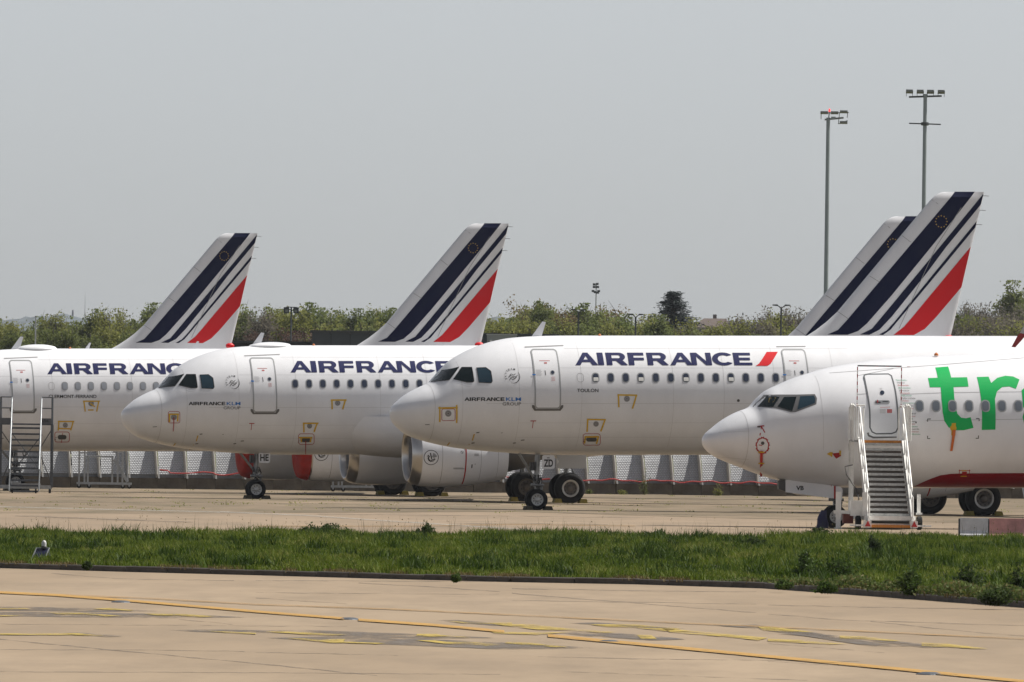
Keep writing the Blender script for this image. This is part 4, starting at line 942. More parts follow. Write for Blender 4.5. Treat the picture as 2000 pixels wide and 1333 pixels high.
px_flat(PD, Flat().line([(672, 505), (672, 487), (694, 487)], 6).line([(1005, 484), (1025, 484), (1025, 502)], 6).line([(672, 602), (672, 621), (690, 621)], 6).line([(1002, 619), (1021, 619), (1021, 600)], 6).disc(593, 512, 5), dz).emit('corner_marking', BLACK, rD, PD.map(.006), step=None)
px_flat(PD, Flat().line([(885, 838), (965, 838)], 4).line([(892, 832), (886, 880)], 4).line([(960, 832), (955, 880)], 4).poly([(908, 846), (942, 846), (940, 870), (910, 870)]), dz).emit('red_tape', REDT, rD, PD.map(.012), step=None)
for q in ([(905, 838), (940, 838)], [(898, 877), (940, 877)]): px_flat(PD, Flat().line(q, 6), dz).emit('yellow_tape', YELT, rD, PD.map(.014), step=None)
sj = Flat()
for q in ([(0, 172), (300, 150), (700, 120), (1333, 68)], [(500, 318), (800, 306), (1333, 300)], [(660, 498), (1333, 488)], [(195, 190), (440, 142)], [(195, 318), (300, 312)], [(130, 655), (120, 930)]): sj.line(q, 2.6)
px_flat(PD, sj, dz).emit('skin_joint', MATS['seam_grey'], rD, PD.map(.004), step=(.2, .08))
px_flat(PD, Flat().line([(800, 178), (835, 240), (852, 330), (870, 500), (870, 700)], 2.4).line([(140, 745), (360, 765)], 2).line([(150, 580), (365, 570)], 2), z6).emit('skin_joint', MATS['faint_joint'], rD, PD.map(.004), step=(.2, .08))
# red tape round the pitot plate, with its arrow
f = Flat()
for k in range(9):
    t = R(40 * k + 10); x, y = 454 + 40 * math.cos(t), 668 + 50 * math.sin(t); tx_, ty_ = -math.sin(t) * 26, math.cos(t) * 30
    f.line([(x - tx_, y - ty_), (x + tx_, y + ty_)], 7)
px_flat(PD, f, z6).emit('red_tape_ring', REDT, rD, PD.map(.0105), step=None)['kind'] = 'stuff'; f = Flat()
f.line([(418, 540), (466, 534)], 8).line([(447, 540), (436, 600)], 7).line([(447, 540), (470, 580)], 7).line([(428, 664), (452, 668)], 5)
px_flat(PD, f, z6).emit('red_tape', REDT, rD, PD.map(.012), step=None)
px_flat(PD, Flat().disc(455, 652, 12).poly([(416, 538), (440, 536), (440, 546), (420, 546)]), z6).emit('probe', DGREY, rD, PD.map(.014), step=None)
px_flat(PD, Flat().poly([(893, 726), (915, 712), (935, 714), (930, 748), (918, 738)]), z6).emit('yellow_tape', YELT, rD, PD.map(.013), step=None)
px_flat(PD, Flat().poly([(978, 702), (992, 702), (990, 735), (980, 730)]), z6).emit('yellow_tape', YELT, rD, PD.map(.013), step=None)
px_flat(PD, Flat().poly([(932, 722), (985, 716), (992, 738), (958, 758), (945, 742)]), z6).emit('red_tape', REDT, rD, PD.map(.011), step=None)
# long nose-gear door
def dplane(p): return lambda u, v: Vector((u, -p, PD.z0 + v))
dp = [PD.flatab(*z6(*q), .42) for q in ((612, 905), (640, 902), (985, 950), (1003, 970), (1000, 1040), (870, 1022), (612, 988))]
gd = obj('gear_door', MB().prism(dp, dplane(.42), dplane(.39)), WHITE, rD)
br = [PD.flatab(*z6(*q), .38) for q in ((562, 908), (612, 900), (612, 985), (565, 968))]
obj('gear_door_bracket', MB().prism(br, dplane(.38), dplane(.2)), DGREY, gd)
q0, q1 = PD.flatab(*z6(684, 975), .42), PD.flatab(*z6(736, 945), .42)
text_flat('VB', q0[0], q0[1], q1[0], q1[1], .035).emit('gear_door_letters', BLACK, gd, dplane(.426), step=None)
Flat().poly([PD.flatab(*z6(*q), .42) for q in ((942, 944), (955, 946), (955, 1034), (942, 1032))]).emit('gear_door_stripe', REDT, gd, dplane(.426), step=None)
obj('crown_beacon', MB().lathe([(0, .07), (.06, .06), (.1, .005)], (PD.ab(1850, 760)[0], -.3, PD.z0 + 1.96), 'z', 12), MATS['orange_beacon'], rD)
tag(rD, group='white airliners')

# ------------------------------------------------------------------ loose things on the aircraft
def streamer(name, label, pl, zf, pts, wds, m, tips=()):
    mb = MB(); pr = []
    for (x, y), wq in zip(pts, wds):
        a, h = pl.ab(*zf(x, y)); c = pl.on(a, h, .05); k = wq / 3.5 / pl.sc / 2
        pr += [c + Vector((-k, -.012, 0)), c + Vector((k, -.012, 0)), c + Vector((k, .004, 0)), c + Vector((-k, .004, 0))]
    n = len(pts); mb.v = [tuple(pl.M @ q) for q in pr]
    for i in range(n - 1): mb.f += [(4 * i + j, 4 * i + (j + 1) % 4, 4 * i + 4 + (j + 1) % 4, 4 * i + 4 + j) for j in range(4)]
    mb.f += [(0, 1, 2, 3), (4 * n - 4, 4 * n - 1, 4 * n - 2, 4 * n - 3)]
    return tag(obj(name, mb, m), label, 'streamer')
s1 = streamer('warning_streamer', 'long red streamer hanging below the taped probe on the pointed white nose', PD, z6, [(447, 700), (447, 780), (446, 882)], [19, 18, 15], mat('red_ribbon', (.50, .03, .015), .7))
streamer('warning_streamer', 'orange and yellow streamer hanging under the green letter t', PD, z7d, [(852, 560), (845, 620), (832, 702)], [22, 18, 16], mat('orange_ribbon', (.55, .13, .02), .7))
px_flat(PD, Flat().disc(848, 550, 22).poly([(838, 515), (866, 515), (862, 600), (834, 598)]), z7d).emit('yellow_tape', YELT, rD, PD.map(.014), step=None)
for q in ([(425, 706), (468, 706)], [(428, 778), (468, 780)]): px_flat(PD, Flat().line(q, 8), z6).emit('yellow_tape', YELT, rD, PD.map(.075), step=None)
for pl, zf, pts, lab in ((PB, zB2, [(443, 650), (442, 700), (438, 746)], 'thin red streamer hanging from the port on the HE airliner\'s nose'), (PB, zB3, [(136, 815), (136, 860), (136, 908)], 'thin red streamer below the taped port amidships on the HE airliner')):
    streamer('warning_streamer', lab, pl, zf, pts, [6, 5, 4], MATS['red_tape'])
def place_cover(pl, a_in, side, label):
    c = Vector((a_in, -5.75 * side, 1.76 + pl.gz(a_in)))
    o = obj('engine_cover', MB().lathe([(-.12, .01), (-.12, .6), (-.10, .92), (-.05, 1.04), (.04, 1.10), (.14, 1.135), (.30, 1.175), (.32, 1.13)], (0, 0, 0), 'x', 48), COVER, smooth=True, angle=35)
    o.matrix_world = pl.M @ Matrix.Translation(c)
    tag(o, label, 'engine cover', 'red engine covers')
    sm = MB()
    for k in range(8):
        t = math.pi * k / 4; sm.tube([(-.125, .1 * math.cos(t), .1 * math.sin(t)), (-.125, .56 * math.cos(t), .56 * math.sin(t)), (-.06, 1.03 * math.cos(t), 1.03 * math.sin(t))], .012, 5)
    obj('cover_seam', sm, REDT, o)
place_cover(PA, 15.65, 1, 'red canvas engine cover beside the white nacelle with a roundel')
place_cover(PA, 15.65, -1, 'red canvas engine cover directly behind the HE nose gear')
def chock(pos, rz, m, label, sz=(.32, .16, .16), grp='yellow wheel chocks'):
    o = obj('wheel_chock', MB().prism([(-sz[0] / 2, 0), (sz[0] / 2, 0), (sz[0] * .34, sz[2]), (-sz[0] * .34, sz[2])], lambda u, v: Vector((u, -sz[1] * 1.4, v)), lambda u, v: Vector((u, sz[1] * 1.4, v))), m)
    o.location = pos; o.rotation_euler.z = rz; tag(o, label, 'chock', grp)
def chocks_for(pl, a, p, r, m, what, front=True, back=True, grp='yellow wheel chocks', sz=(.32, .16, .16)):
    for sg, nm in ((-1, 'ahead of'), (1, 'behind')):
        P = pl.w(a + sg * (r * .62 + sz[0] * .4), p, pl.gz(a)); P.z = .012
        chock(P, YAW, m, '%s wheel chock %s %s' % ('yellow' if m == CHOCKY else 'dark wooden', nm, what), sz, grp)
chocks_for(PA, 5.17, .28, .37, CHOCKD, 'the nose wheel behind the silver steps', grp='dark wheel chocks')
chocks_for(PB, 5.17, .28, .37, CHOCKD, 'the nose wheel of the HE airliner', grp='dark wheel chocks', sz=(.30, .15, .13))
chocks_for(PC, 5.17, .28, .37, CHOCKD, 'the nose wheel of the ZD airliner', grp='dark wheel chocks', sz=(.30, .15, .13))
chocks_for(PB, 16.4, 4.3, .585, CHOCKY, 'the pale-rimmed main wheel right of the ZD nose wheel')
chocks_for(PB, 16.4, -3.3, .585, CHOCKY, 'the dark main wheel left of the ZD nose wheel')
chocks_for(PA, 21.4, 4.3, .60, CHOCKY, 'the wheel under the nearest roundel nacelle')
chocks_for(PA, 21.4, -3.3, .60, CHOCKY, 'the wheel under the shaded nacelle')
chocks_for(PC, 20.05, 4.3, .62, CHOCKY, 'the main wheel right of the white stairs')
bag = MB()
for i in range(9):
    t = i / 8
    for j in range(12):
        f = 2 * math.pi * j / 12; rr = (.30 - .17 * t ** 1.5) * (1 + .12 * math.sin(3 * f + i)); bag.v.append((rr * math.cos(f) * 1.0 + .06 * t, rr * math.sin(f) * .8, .78 * t))
bag.f = [(i * 12 + j, i * 12 + (j + 1) % 12, (i + 1) * 12 + (j + 1) % 12, (i + 1) * 12 + j) for i in range(8) for j in range(12)] + [tuple(96 + j for j in range(12))]
bo = obj('tyre_wrap', bag, mat('dark_blue_sheeting', (.015, .015, .07), .6, bump=.5, bscale=4), smooth=True); P = gnd(1607, 424); bo.location = P; bo.scale = (.62, .62, .68)
tag(bo, 'dark blue sheeting heaped ahead of the pointed-nose airliner\'s front wheel', 'sheeting')
# ------------------------------------------------------------------ white passenger stairs
e_a = Vector((math.cos(YAW), math.sin(YAW), 0)); e_p = Vector((math.sin(YAW), -math.cos(YAW), 0))
def stairs():
    aS = PD.ab(1722, 800)[0]; top = PD.w(aS, 2.0, 0); zl = PD.w(aS, 1.9, PD.z0 + PD.ab(1722, 862)[1]).z
    run, W = 3.0, 1.22; SY = R(4.5); foot = gnd(1741, top.y - (run + .95) * math.cos(SY))
    rt = thing('passenger_stairs', 'white mobile passenger stairs with railings at the airliner\'s front door', 'stairs', loc=foot, rz=SY)
    # local: x = along the aircraft, y = towards it, z up
    n = 17; rise = zl / (n + .6); going = run / n
    for i in range(n):
        obj('tread', MB().box((0, .10 + i * going, rise * (i + 1.1)), (W, going * .86, .035)).box((0, .10 + i * going - going * .42, rise * (i + 1.1) - .02), (W, .02, .07)), TREAD, rt)
    obj('bottom_step', MB().box((0, -.02, .10), (W + .1, .12, .08)), ORANGE, rt)
    obj('landing', MB().box((0, run + .52, zl), (W + .5, .95, .06)), TREAD, rt)
    obj('landing_edge', MB().box((0, run + .05, zl - .03), (W + .06, .05, .10)), ORANGE, rt)
    und = MB(); und.add([(-W / 2, .2, .02), (W / 2, .2, .02), (W / 2, run, zl - .28), (-W / 2, run, zl - .28)], [(0, 1, 2, 3)]); obj('tread_gap_shade', und, mat('tread_gap_shade_brown', (.26, .22, .19), .8), rt)  # brown sheet stands in for the shade seen through between the treads
    for sg in (-1, 1):
        x = sg * (W / 2 + .04)
        st = MB().prism([(-.05, .05), (.25, .05), (run + .1, zl - .22), (run + .1, zl + .12), (-.05, .38)], lambda u, v: Vector((x - .03, u, v)), lambda u, v: Vector((x + .03, u, v)))
        obj('stringer', st, WHITE2, rt)
        hr = MB(); hr.tube([(x, -.08, .35), (x, -.02, .98), (x, .3, 1.25), (x, run - .05, zl + .98), (x, run + .3, zl + 1.02)], .025, 8)
        hr.tube([(x, .12, .72), (x, run, zl + .52)], .022, 7)
        for k in range(6):
            y = .1 + (run - .1) * k / 5; zz = zl * (y / run); hr.tube([(x, y, zz + .1), (x, y, zz + .98)], .022, 6)
        obj('handrail', hr, WHITE2, rt, smooth=True)
        gt = MB()                                              # guard panels round the landing
        xo = sg * (W / 2 + .22)
        for y0, y1 in ((run + .06, run + .36), (run + .56, run + .9)):
            gt.tube([(xo, y0, zl), (xo, y0, zl + 1.02), (xo, y0 + .05, zl + 1.1), (xo, y1 - .05, zl + 1.1), (xo, y1, zl + 1.02), (xo, y1, zl)], .028, 7)
            gt.tube([(xo, y0, zl + .6), (xo, y1, zl + .6)], .018, 6)
        for x0_, x1_ in ((xo - .12, xo + .06), (xo - sg * .30, xo - sg * .12)):
            gt.tube([(x0_, run + .06, zl + .02), (x0_, run + .06, zl + .98), (x0_ + .04, run + .06, zl + 1.06), (x1_ - .04, run + .06, zl + 1.06), (x1_, run + .06, zl + .98), (x1_, run + .06, zl + .02)], .024, 7)
        obj('guard_rail', gt, WHITE2, rt, smooth=True)
        gp_ = MB().box((xo, run + .5, zl + .33), (.02, .78, .6)); obj('guard_panel', gp_, WHITE2, rt)
        bp = MB()                                              # striped door barrier pole
        col = MB(); red_ = MB(); xb = sg * (W / 2 + .05)
        for k in range(11): (col if k % 2 else red_).box((xb, run + .70, zl + 1.0 + .11 * k + .055), (.028, .028, .108))
        obj('barrier_pole', col, WHITE2, rt); obj('barrier_pole_band', red_, REDT, rt)
        lg = MB().bar((xo, run + .3, .35), (xo, run + .3, zl), .10, .10); lg.bar((xo, run + .8, .35), (xo, run + .8, zl), .08, .08); lg.bar((xo, run + .3, .5), (xo, run + .8, zl - .3), .05, .05)
        obj('support_leg', lg, WHITE2, rt)
        wl = MB().lathe([(-.07, .10), (-.08, .17), (-.05, .205), (.05, .205), (.08, .17), (.07, .10)], (sg * (W / 2 + .30), .55, .205), 'x', 24); obj('wheel', wl, TYRE, rt, smooth=True)
        obj('wheel_hub', MB().lathe([(-.075, .11), (-.06, .005)], (sg * (W / 2 + .30), .55, .205), 'x', 16), RIMW, rt)
        bx = MB().box((sg * (W / 2 + .08), -.04, .16), (.22, .16, .20)); obj('lamp_box', bx, WHITE2, rt)
        tr = MB().prism([(-.09, .09), (.09, .09), (0, .26)], lambda u, v: Vector((sg * (W / 2 + .08) + u, -.125, v)), lambda u, v: Vector((sg * (W / 2 + .08) + u, -.14, v))); obj('reflector', tr, REDGL, rt)
        pd = MB().box((sg * (W / 2 + .38), .0, .12), (.42, .18, .05)); obj('stabiliser_foot', pd, WHITE2, rt)
    tb = MB(); xb = W / 2 + .05
    for k in range(11): tb.box((-xb + 2 * xb * (k + .5) / 11, run + .70, zl + 2.24), (2 * xb / 11 * .98, .035, .04))
    obj('barrier_top_bar', tb, GALVD, rt)
    tm = Flat()
    for k in range(5): tm.poly([(-xb + .2 + .32 * k, zl + 2.222), (-xb + .30 + .32 * k, zl + 2.222), (-xb + .30 + .32 * k, zl + 2.236), (-xb + .2 + .32 * k, zl + 2.236)])
    tm.emit('barrier_top_band', REDT, rt, lambda u, v: Vector((u, run + .68, v)), step=None)
    ch = MB().box((0, run * .5 + .4, .34), (W + .3, run + .5, .12)).box((-W / 2 - .28, .75, .62), (.46, .5, .46)).box((-W / 2 - .62, .9, .5), (.75, .08, .10))
    obj('chassis', ch, WHITE2, rt)
    jk = MB().box((-W / 2 - .86, .85, .72), (.15, .14, .75)).box((-W / 2 - .86, .85, .22), (.13, .12, .40)).box((-W / 2 - .86, .85, .02), (.2, .2, .04)); obj('jack_leg', jk, WHITE2, rt)
    jk2 = MB().box((W / 2 + .32, .9, .78), (.10, .10, .55)).box((W / 2 + .32, .8, .48), (.16, .3, .06)); obj('jack_leg', jk2, WHITE2, rt)
    obj('power_pack', MB().box((-W / 2 - .55, 1.1, .30), (.30, .35, .28)), mat('red_tank_paint', (.18, .03, .015), .5), rt)
    tw = MB().prism([(-W / 2 - .2, .4), (-W / 2 - .2, 1.1), (-W / 2 - .06, 1.1), (-W / 2 - .06, .4)], lambda u, v: Vector((u, .25, v)), lambda u, v: Vector((u, .4, v))); obj('side_cabinet', tw, WHITE2, rt)
    cb = MB().tube([(-W / 2 - .35, run * .6, 1.9), (-W / 2 - .58, run * .6, 1.85), (-W / 2 - .55, run * .55, 1.6), (-W / 2 - .28, run * .5, 1.2), (-W / 2 - .25, .9, .9), (-W / 2 - .27, .8, .6)], .018, 6); obj('hose', cb, GEARD, rt, smooth=True)
    return rt
ST = stairs()

# ------------------------------------------------------------------ silver access steps at the back airliner
def access_steps():
    Y = 556.0; s = FPX / Y
    def q(px, py, dy=0): return at(px, py, Y + dy)
    P0 = gnd(47, Y); rt = thing('access_steps', 'tall silver access steps with platform at the leftmost airliner\'s door', 'steps', loc=P0)
    L = lambda px, py, dy=0: q(px, py, dy) - P0
    base = L(47, 960).z
    def zz(py): return max(.0, L(47, py).z)
    xl, xr, xR = L(19, 900).x, L(77, 900).x, L(97, 900).x; xL = 2 * xl - (xR - xr) - .06 - xl
    top = zz(776); plat = zz(829); run = 1.9
    for i, py in enumerate((836.6, 848.3, 859.6, 870.8, 882.5, 893.3, 904, 915, 926.7, 938.4, 949, 960)):
        y = run - .17 * (i + 1)
        obj('tread', MB().box(((xl + xr) / 2, y, zz(py)), (xr - xl - .04, .24, .075)), GALVD, rt)
    for x in (xl, xr):
        fr = MB().bar((x, run, plat), (x, -.25, .12), .05, .12); fr.tube([(x, run, plat), (x, run, top), (x, run - .25, top - .1), (x, -.35, .95), (x, -.3, .1)], .026, 8)
        fr.tube([(x, run * .6, plat * .6), (x, run * .6, plat * .6 + .95)], .02, 6); fr.tube([(x, run * .25, plat * .25), (x, run * .25, plat * .25 + .95)], .02, 6)
        obj('stair_rail', fr, GALV, rt, smooth=True)
    for x in (xL, xR):
        for y in (run + .05, run + 1.15):
            lg = MB().bar((x, y, .22), (x, y, plat), .08, .08); lg.tube([(x, y, plat), (x, y, top)], .024, 7); obj('leg', lg, GALVD, rt)
            cw = MB().lathe([(-.03, .04), (-.03, .10), (.03, .10), (.03, .04)], (x - .06, y, .10), 'x', 14); obj('castor', cw, TYRE, rt)
    for x in (xl + .12, xr - .12): obj('castor', MB().lathe([(-.03, .04), (-.03, .10), (.03, .10), (.03, .04)], (x, -.2, .10), 'x', 14), TYRE, rt)
    obj('base_frame', MB().bar((xL, run + .05, .24), (xR, run + .05, .24), .09, .14).bar((xL, run + 1.15, .24), (xR, run + 1.15, .24), .09, .14).bar((xl, run, .28), (xr, run, .28), .06, .2), GALV, rt)
    obj('platform', MB().box(((xL + xR) / 2, run + .6, plat), (xR - xL + .1, 1.2, .06)), GALVD, rt)
    for x0, x1 in ((xL, xl), (xr, xR)):
        kb = MB().box(((x0 + x1) / 2, run + .0, plat + .13), (abs(x1 - x0), .02, .22)); obj('kick_board', kb, mat('kick_board_grey', (.09, .095, .105), .5), rt)
        rl = MB()
        for h in (top, (top + plat) / 2 + .1): rl.tube([(x0, run, h), (x1, run, h)], .024, 7)
        obj('top_rail', rl, GALVD, rt, smooth=True)
    for x0, x1 in ((xr, xR), (xl, xL)): obj('cross_brace', MB().tube([(x0, run + .05, plat * .68), (x1, run + .05, plat - .2)], .022, 6).tube([(x0, run + .3, plat * .52), (x1, run + 1.1, .35)], .02, 6), GALVD, rt)
    obj('rear_brace', MB().tube([(xl, run + 1.1, plat * .3), (xr, run + 1.1, plat * .85)], .02, 6).tube([(xr, run + 1.1, plat * .3), (xl, run + 1.1, plat * .85)], .02, 6), GALVD, rt)
    a, b = L(77.5, 824).x, L(92, 824).x
    text_flat('556', a, plat + .09, b, plat + .2, .01).emit('number_lettering', BLACK, rt, lambda u, v: Vector((u, run - .013, v)), step=None)
access_steps()
def low_platform(px, Y, label):
    P0 = gnd(px, Y); rt = thing('work_platform', label, 'platform', loc=P0, group='low steel work platforms')
    obj('base_frame', MB().bar((-1.15, -.45, .22), (1.15, -.45, .22), .08, .09).bar((-1.15, .45, .22), (1.15, .45, .22), .08, .09).bar((-1.1, -.45, .22), (-1.1, .45, .22), .07).bar((1.1, -.45, .22), (1.1, .45, .22), .07), GALV, rt)
    for x in (-1.05, -.62, .8, 1.08):
        obj('castor', MB().lathe([(-.025, .03), (-.025, .085), (.025, .085), (.025, .03)], (x, -.47, .09), 'y', 14), TYRE, rt); obj('castor_fork', MB().box((x, -.47, .15), (.08, .07, .1)), GALV, rt)
    for x, h in ((-1.05, 1.75), (-.82, 1.75), (-.68, 1.35), (.35, 1.35), (.58, 1.75), (.78, 1.75)): obj('upright', MB().bar((x, -.45, .22), (x, -.45, h), .075), GALV, rt); 
    obj('deck', MB().box((-.2, 0, 1.36), (1.2, .95, .06)), GALV, rt)
    obj('top_rail', MB().bar((-1.05, -.45, 1.7), (.78, -.45, 1.7), .05).bar((-1.05, -.45, 1.5), (-.68, -.45, 1.5), .05).bar((.35, -.45, 1.55), (.78, -.45, 1.55), .05), GALV, rt)
    sp = MB().bar((.42, -.4, 1.25), (1.0, -.4, .3), .06, .12)
    obj('step_stringer', sp, GALV, rt)
    for k in range(4): obj('step', MB().box((.5 + .14 * k, -.1, 1.1 - .23 * k), (.16, .6, .03)), GALV, rt)
    obj('handrail', MB().tube([(.8, -.45, 1.75), (1.0, -.45, 1.55), (1.0, -.45, .3)], .028, 7).tube([(.42, -.45, 1.6), (.8, -.45, 1.1)], .018, 6), GALV, rt, smooth=True)
low_platform(204, 601, 'low steel work platform on castors beside the silver steps, under the belly')
low_platform(700, 601, 'low steel work platform mostly hidden behind the engine nacelles')

# ------------------------------------------------------------------ blast fence
FY = 608.0
def fence():
    rt = thing('blast_fence', 'long slanted fence of perforated metal panels on a concrete base', 'fence', loc=(0, FY, 0), rz=YAW)
    pm = bpy.data.materials.new('perforated_galvanised_sheet'); pm.use_nodes = True; n, l = pm.node_tree.nodes, pm.node_tree.links
    b = n['Principled BSDF']; b.inputs['Metallic'].default_value = .15; b.inputs['Roughness'].default_value = .45
    tc = n.new('ShaderNodeTexCoord'); mp = n.new('ShaderNodeMapping'); mp.inputs['Scale'].default_value = (1, 1, 1); l.new(tc.outputs['Object'], mp.inputs[0])
    bk = n.new('ShaderNodeTexBrick'); bk.inputs['Scale'].default_value = 1.0; bk.inputs['Brick Width'].default_value = .11; bk.inputs['Row Height'].default_value = .075; bk.inputs['Mortar Size'].default_value = .022; bk.inputs['Mortar Smooth'].default_value = .5
    sx = n.new('ShaderNodeSeparateXYZ'); cx = n.new('ShaderNodeCombineXYZ'); l.new(mp.outputs[0], sx.inputs[0]); l.new(sx.outputs[0], cx.inputs[0]); l.new(sx.outputs[2], cx.inputs[1]); l.new(cx.outputs[0], bk.inputs['Vector'])
    bk.inputs['Color1'].default_value = bk.inputs['Color2'].default_value = (.46, .475, .50, 1); bk.inputs['Mortar'].default_value = (.31, .32, .34, 1)
    oi = n.new('ShaderNodeObjectInfo'); ns = n.new('ShaderNodeTexNoise'); ns.inputs['Scale'].default_value = 1.1; ns.inputs['Detail'].default_value = 6; l.new(tc.outputs['Object'], ns.inputs['Vector'])
    m1 = n.new('ShaderNodeMath'); m1.operation = 'MULTIPLY_ADD'; m1.inputs[1].default_value = .28; m1.inputs[2].default_value = .62; l.new(oi.outputs['Random'], m1.inputs[0])
    m2 = n.new('ShaderNodeMath'); m2.operation = 'MULTIPLY_ADD'; m2.inputs[1].default_value = .5; l.new(ns.outputs[0], m2.inputs[0]); l.new(m1.outputs[0], m2.inputs[2])
    vm = n.new('ShaderNodeVectorMath'); vm.operation = 'SCALE'; l.new(bk.outputs['Color'], vm.inputs[0]); l.new(m2.outputs[0], vm.inputs['Scale'])
    l.new(vm.outputs[0], b.inputs['Base Color'])
    bp = n.new('ShaderNodeBump'); bp.inputs['Strength'].default_value = .8; bp.inputs['Distance'].default_value = .03; bp.invert = True; l.new(bk.outputs['Fac'], bp.inputs['Height']); l.new(bp.outputs[0], b.inputs['Normal'])
    CB = mat('fence_base_concrete', (.12, .105, .085), .95, var=.4, vscale=2.5)
    RB = mat('fence_rib_steel', (.52, .50, .46), .55, var=.25, vscale=5)
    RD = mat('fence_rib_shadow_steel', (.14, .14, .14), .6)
    pitch, x0 = 1.25, -36.0; me = {}
    prof = [(0, .62), (.10, .95), (.26, 1.4), (.50, 1.9), (.85, 2.45), (1.15, 2.8)]
    for i in range(58):
        x = x0 + i * pitch
        if i == 0:
            mb = MB()
            for k, (y, z) in enumerate(prof): mb.v += [(-.54, y, z), (.54, y, z), (.54, y + .02, z), (-.54, y + .02, z)]
            for k in range(len(prof) - 1): mb.f += [(4 * k + j, 4 * k + (j + 1) % 4, 4 * k + 4 + (j + 1) % 4, 4 * k + 4 + j) for j in range(4)]
            me['p'] = obj('panel', mb, pm, rt)
            rb = MB(); pr = [(y - .26, z) for y, z in prof] + [(1.3, 2.8), (1.0, .45), (-.12, .45)]
            rb.prism(pr, lambda u, v: Vector((.575, u, v)), lambda u, v: Vector((.615, u, v))); me['r'] = obj('rib', rb, RB, rt)
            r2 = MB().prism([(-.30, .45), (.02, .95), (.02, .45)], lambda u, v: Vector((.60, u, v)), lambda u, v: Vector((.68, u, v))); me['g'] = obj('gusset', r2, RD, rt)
            cb = MB().box((0, .42, .24), (1.235, 1.1, .47)); me['c'] = obj('base_block', cb, CB, rt)
            bl = MB().box((0, .08, .54), (1.1, .06, .16)); me['b'] = obj('bottom_plate', bl, mat('fence_plate_steel', (.22, .23, .24), .55, var=.2), rt)
            for o in me.values(): o.location.x = x
        else:
            for nm, o in me.items():
                c = o.copy(); COL.objects.link(c); c.location.x = x + (rnd.uniform(-.008, .008) if nm != 'p' else 0)
                if nm == 'c': c.location.z = rnd.uniform(-.02, .02); c.location.y = rnd.uniform(-.03, .03)
    return rt
fence()
def cable(name, label, pts, r, m):
    return tag(obj(name, MB().tube(pts, r, 6), m, smooth=True), label, 'cable')
CABR = mat('red_cable', (.32, .02, .02), .6)
pts = []
for i in range(60):
    px = 312 + i * 5.2; y = 922 + 5 * abs(math.sin(i * .19)) * .6 + (3.5 if i > 20 else 0) * math.sin(i * .2) ** 2 - (4 if i < 4 else 0)
    pts.append(at(px, y, FY - .45 + (px - 1000) * .00485))
cable('red_cable', 'thin red cable draped on the fence left of the HE nose wheel', pts, .035, CABR)
pts = [at(1128 + i * 8, 937 + .019 * (i * 8) + 1.5 * math.sin(i * .55) + 1.1 * math.sin(i * 1.3), FY - .45 + (128 + i * 8) * .00485) for i in range(55)]
cable('red_cable', 'thin red cable draped on the fence right of the ZD nose wheel', pts, .035, CABR)
pts = [at(955 + i * 7, 931.5 + .3 * i + 1.0 * math.sin(i), FY - .45) for i in range(18)]
cable('red_cable', 'thin red cable on the fence between the ZD airliner\'s front wheels', pts, .035, CABR)

# ------------------------------------------------------------------ small things near the verge
def barrier():
    Y = 386; P = gnd(1874, Y); s = FPX / Y
    for (x0, x1, m, lab) in ((1876, 1932, mat('barrier_white_plastic', (.55, .56, .58), .6, var=.2, vscale=4), 'white weathered barrier block at the end of the red barrier row'), (1933, 2034, mat('barrier_red_plastic', (.62, .30, .28), .65, var=.3, vscale=3), 'long faded red barrier block beside the white one')):
        W = (x1 - x0) / s - .02; o = gnd((x0 + x1) / 2, Y)
        rt = thing('barrier_block', lab, 'barrier', loc=o, group='barrier blocks at the apron edge')
        mb = MB().prism([(-.26, 0), (.26, 0), (.24, .14), (.14, .26), (.11, .60), (-.11, .60), (-.14, .26), (-.24, .14)], lambda u, v: Vector((-W / 2, u, v)), lambda u, v: Vector((W / 2, u, v)))
        obj('barrier_body', mb, m, rt)
        obj('drain_slot', MB().box((-W * .25, -.27, .05), (.2, .04, .06)).box((W * .25, -.27, .05), (.2, .04, .06)), GEARD, rt)
        obj('end_coupling', MB().box((-W / 2 - .02, 0, .33), (.05, .10, .5)), GALVD, rt)
barrier()
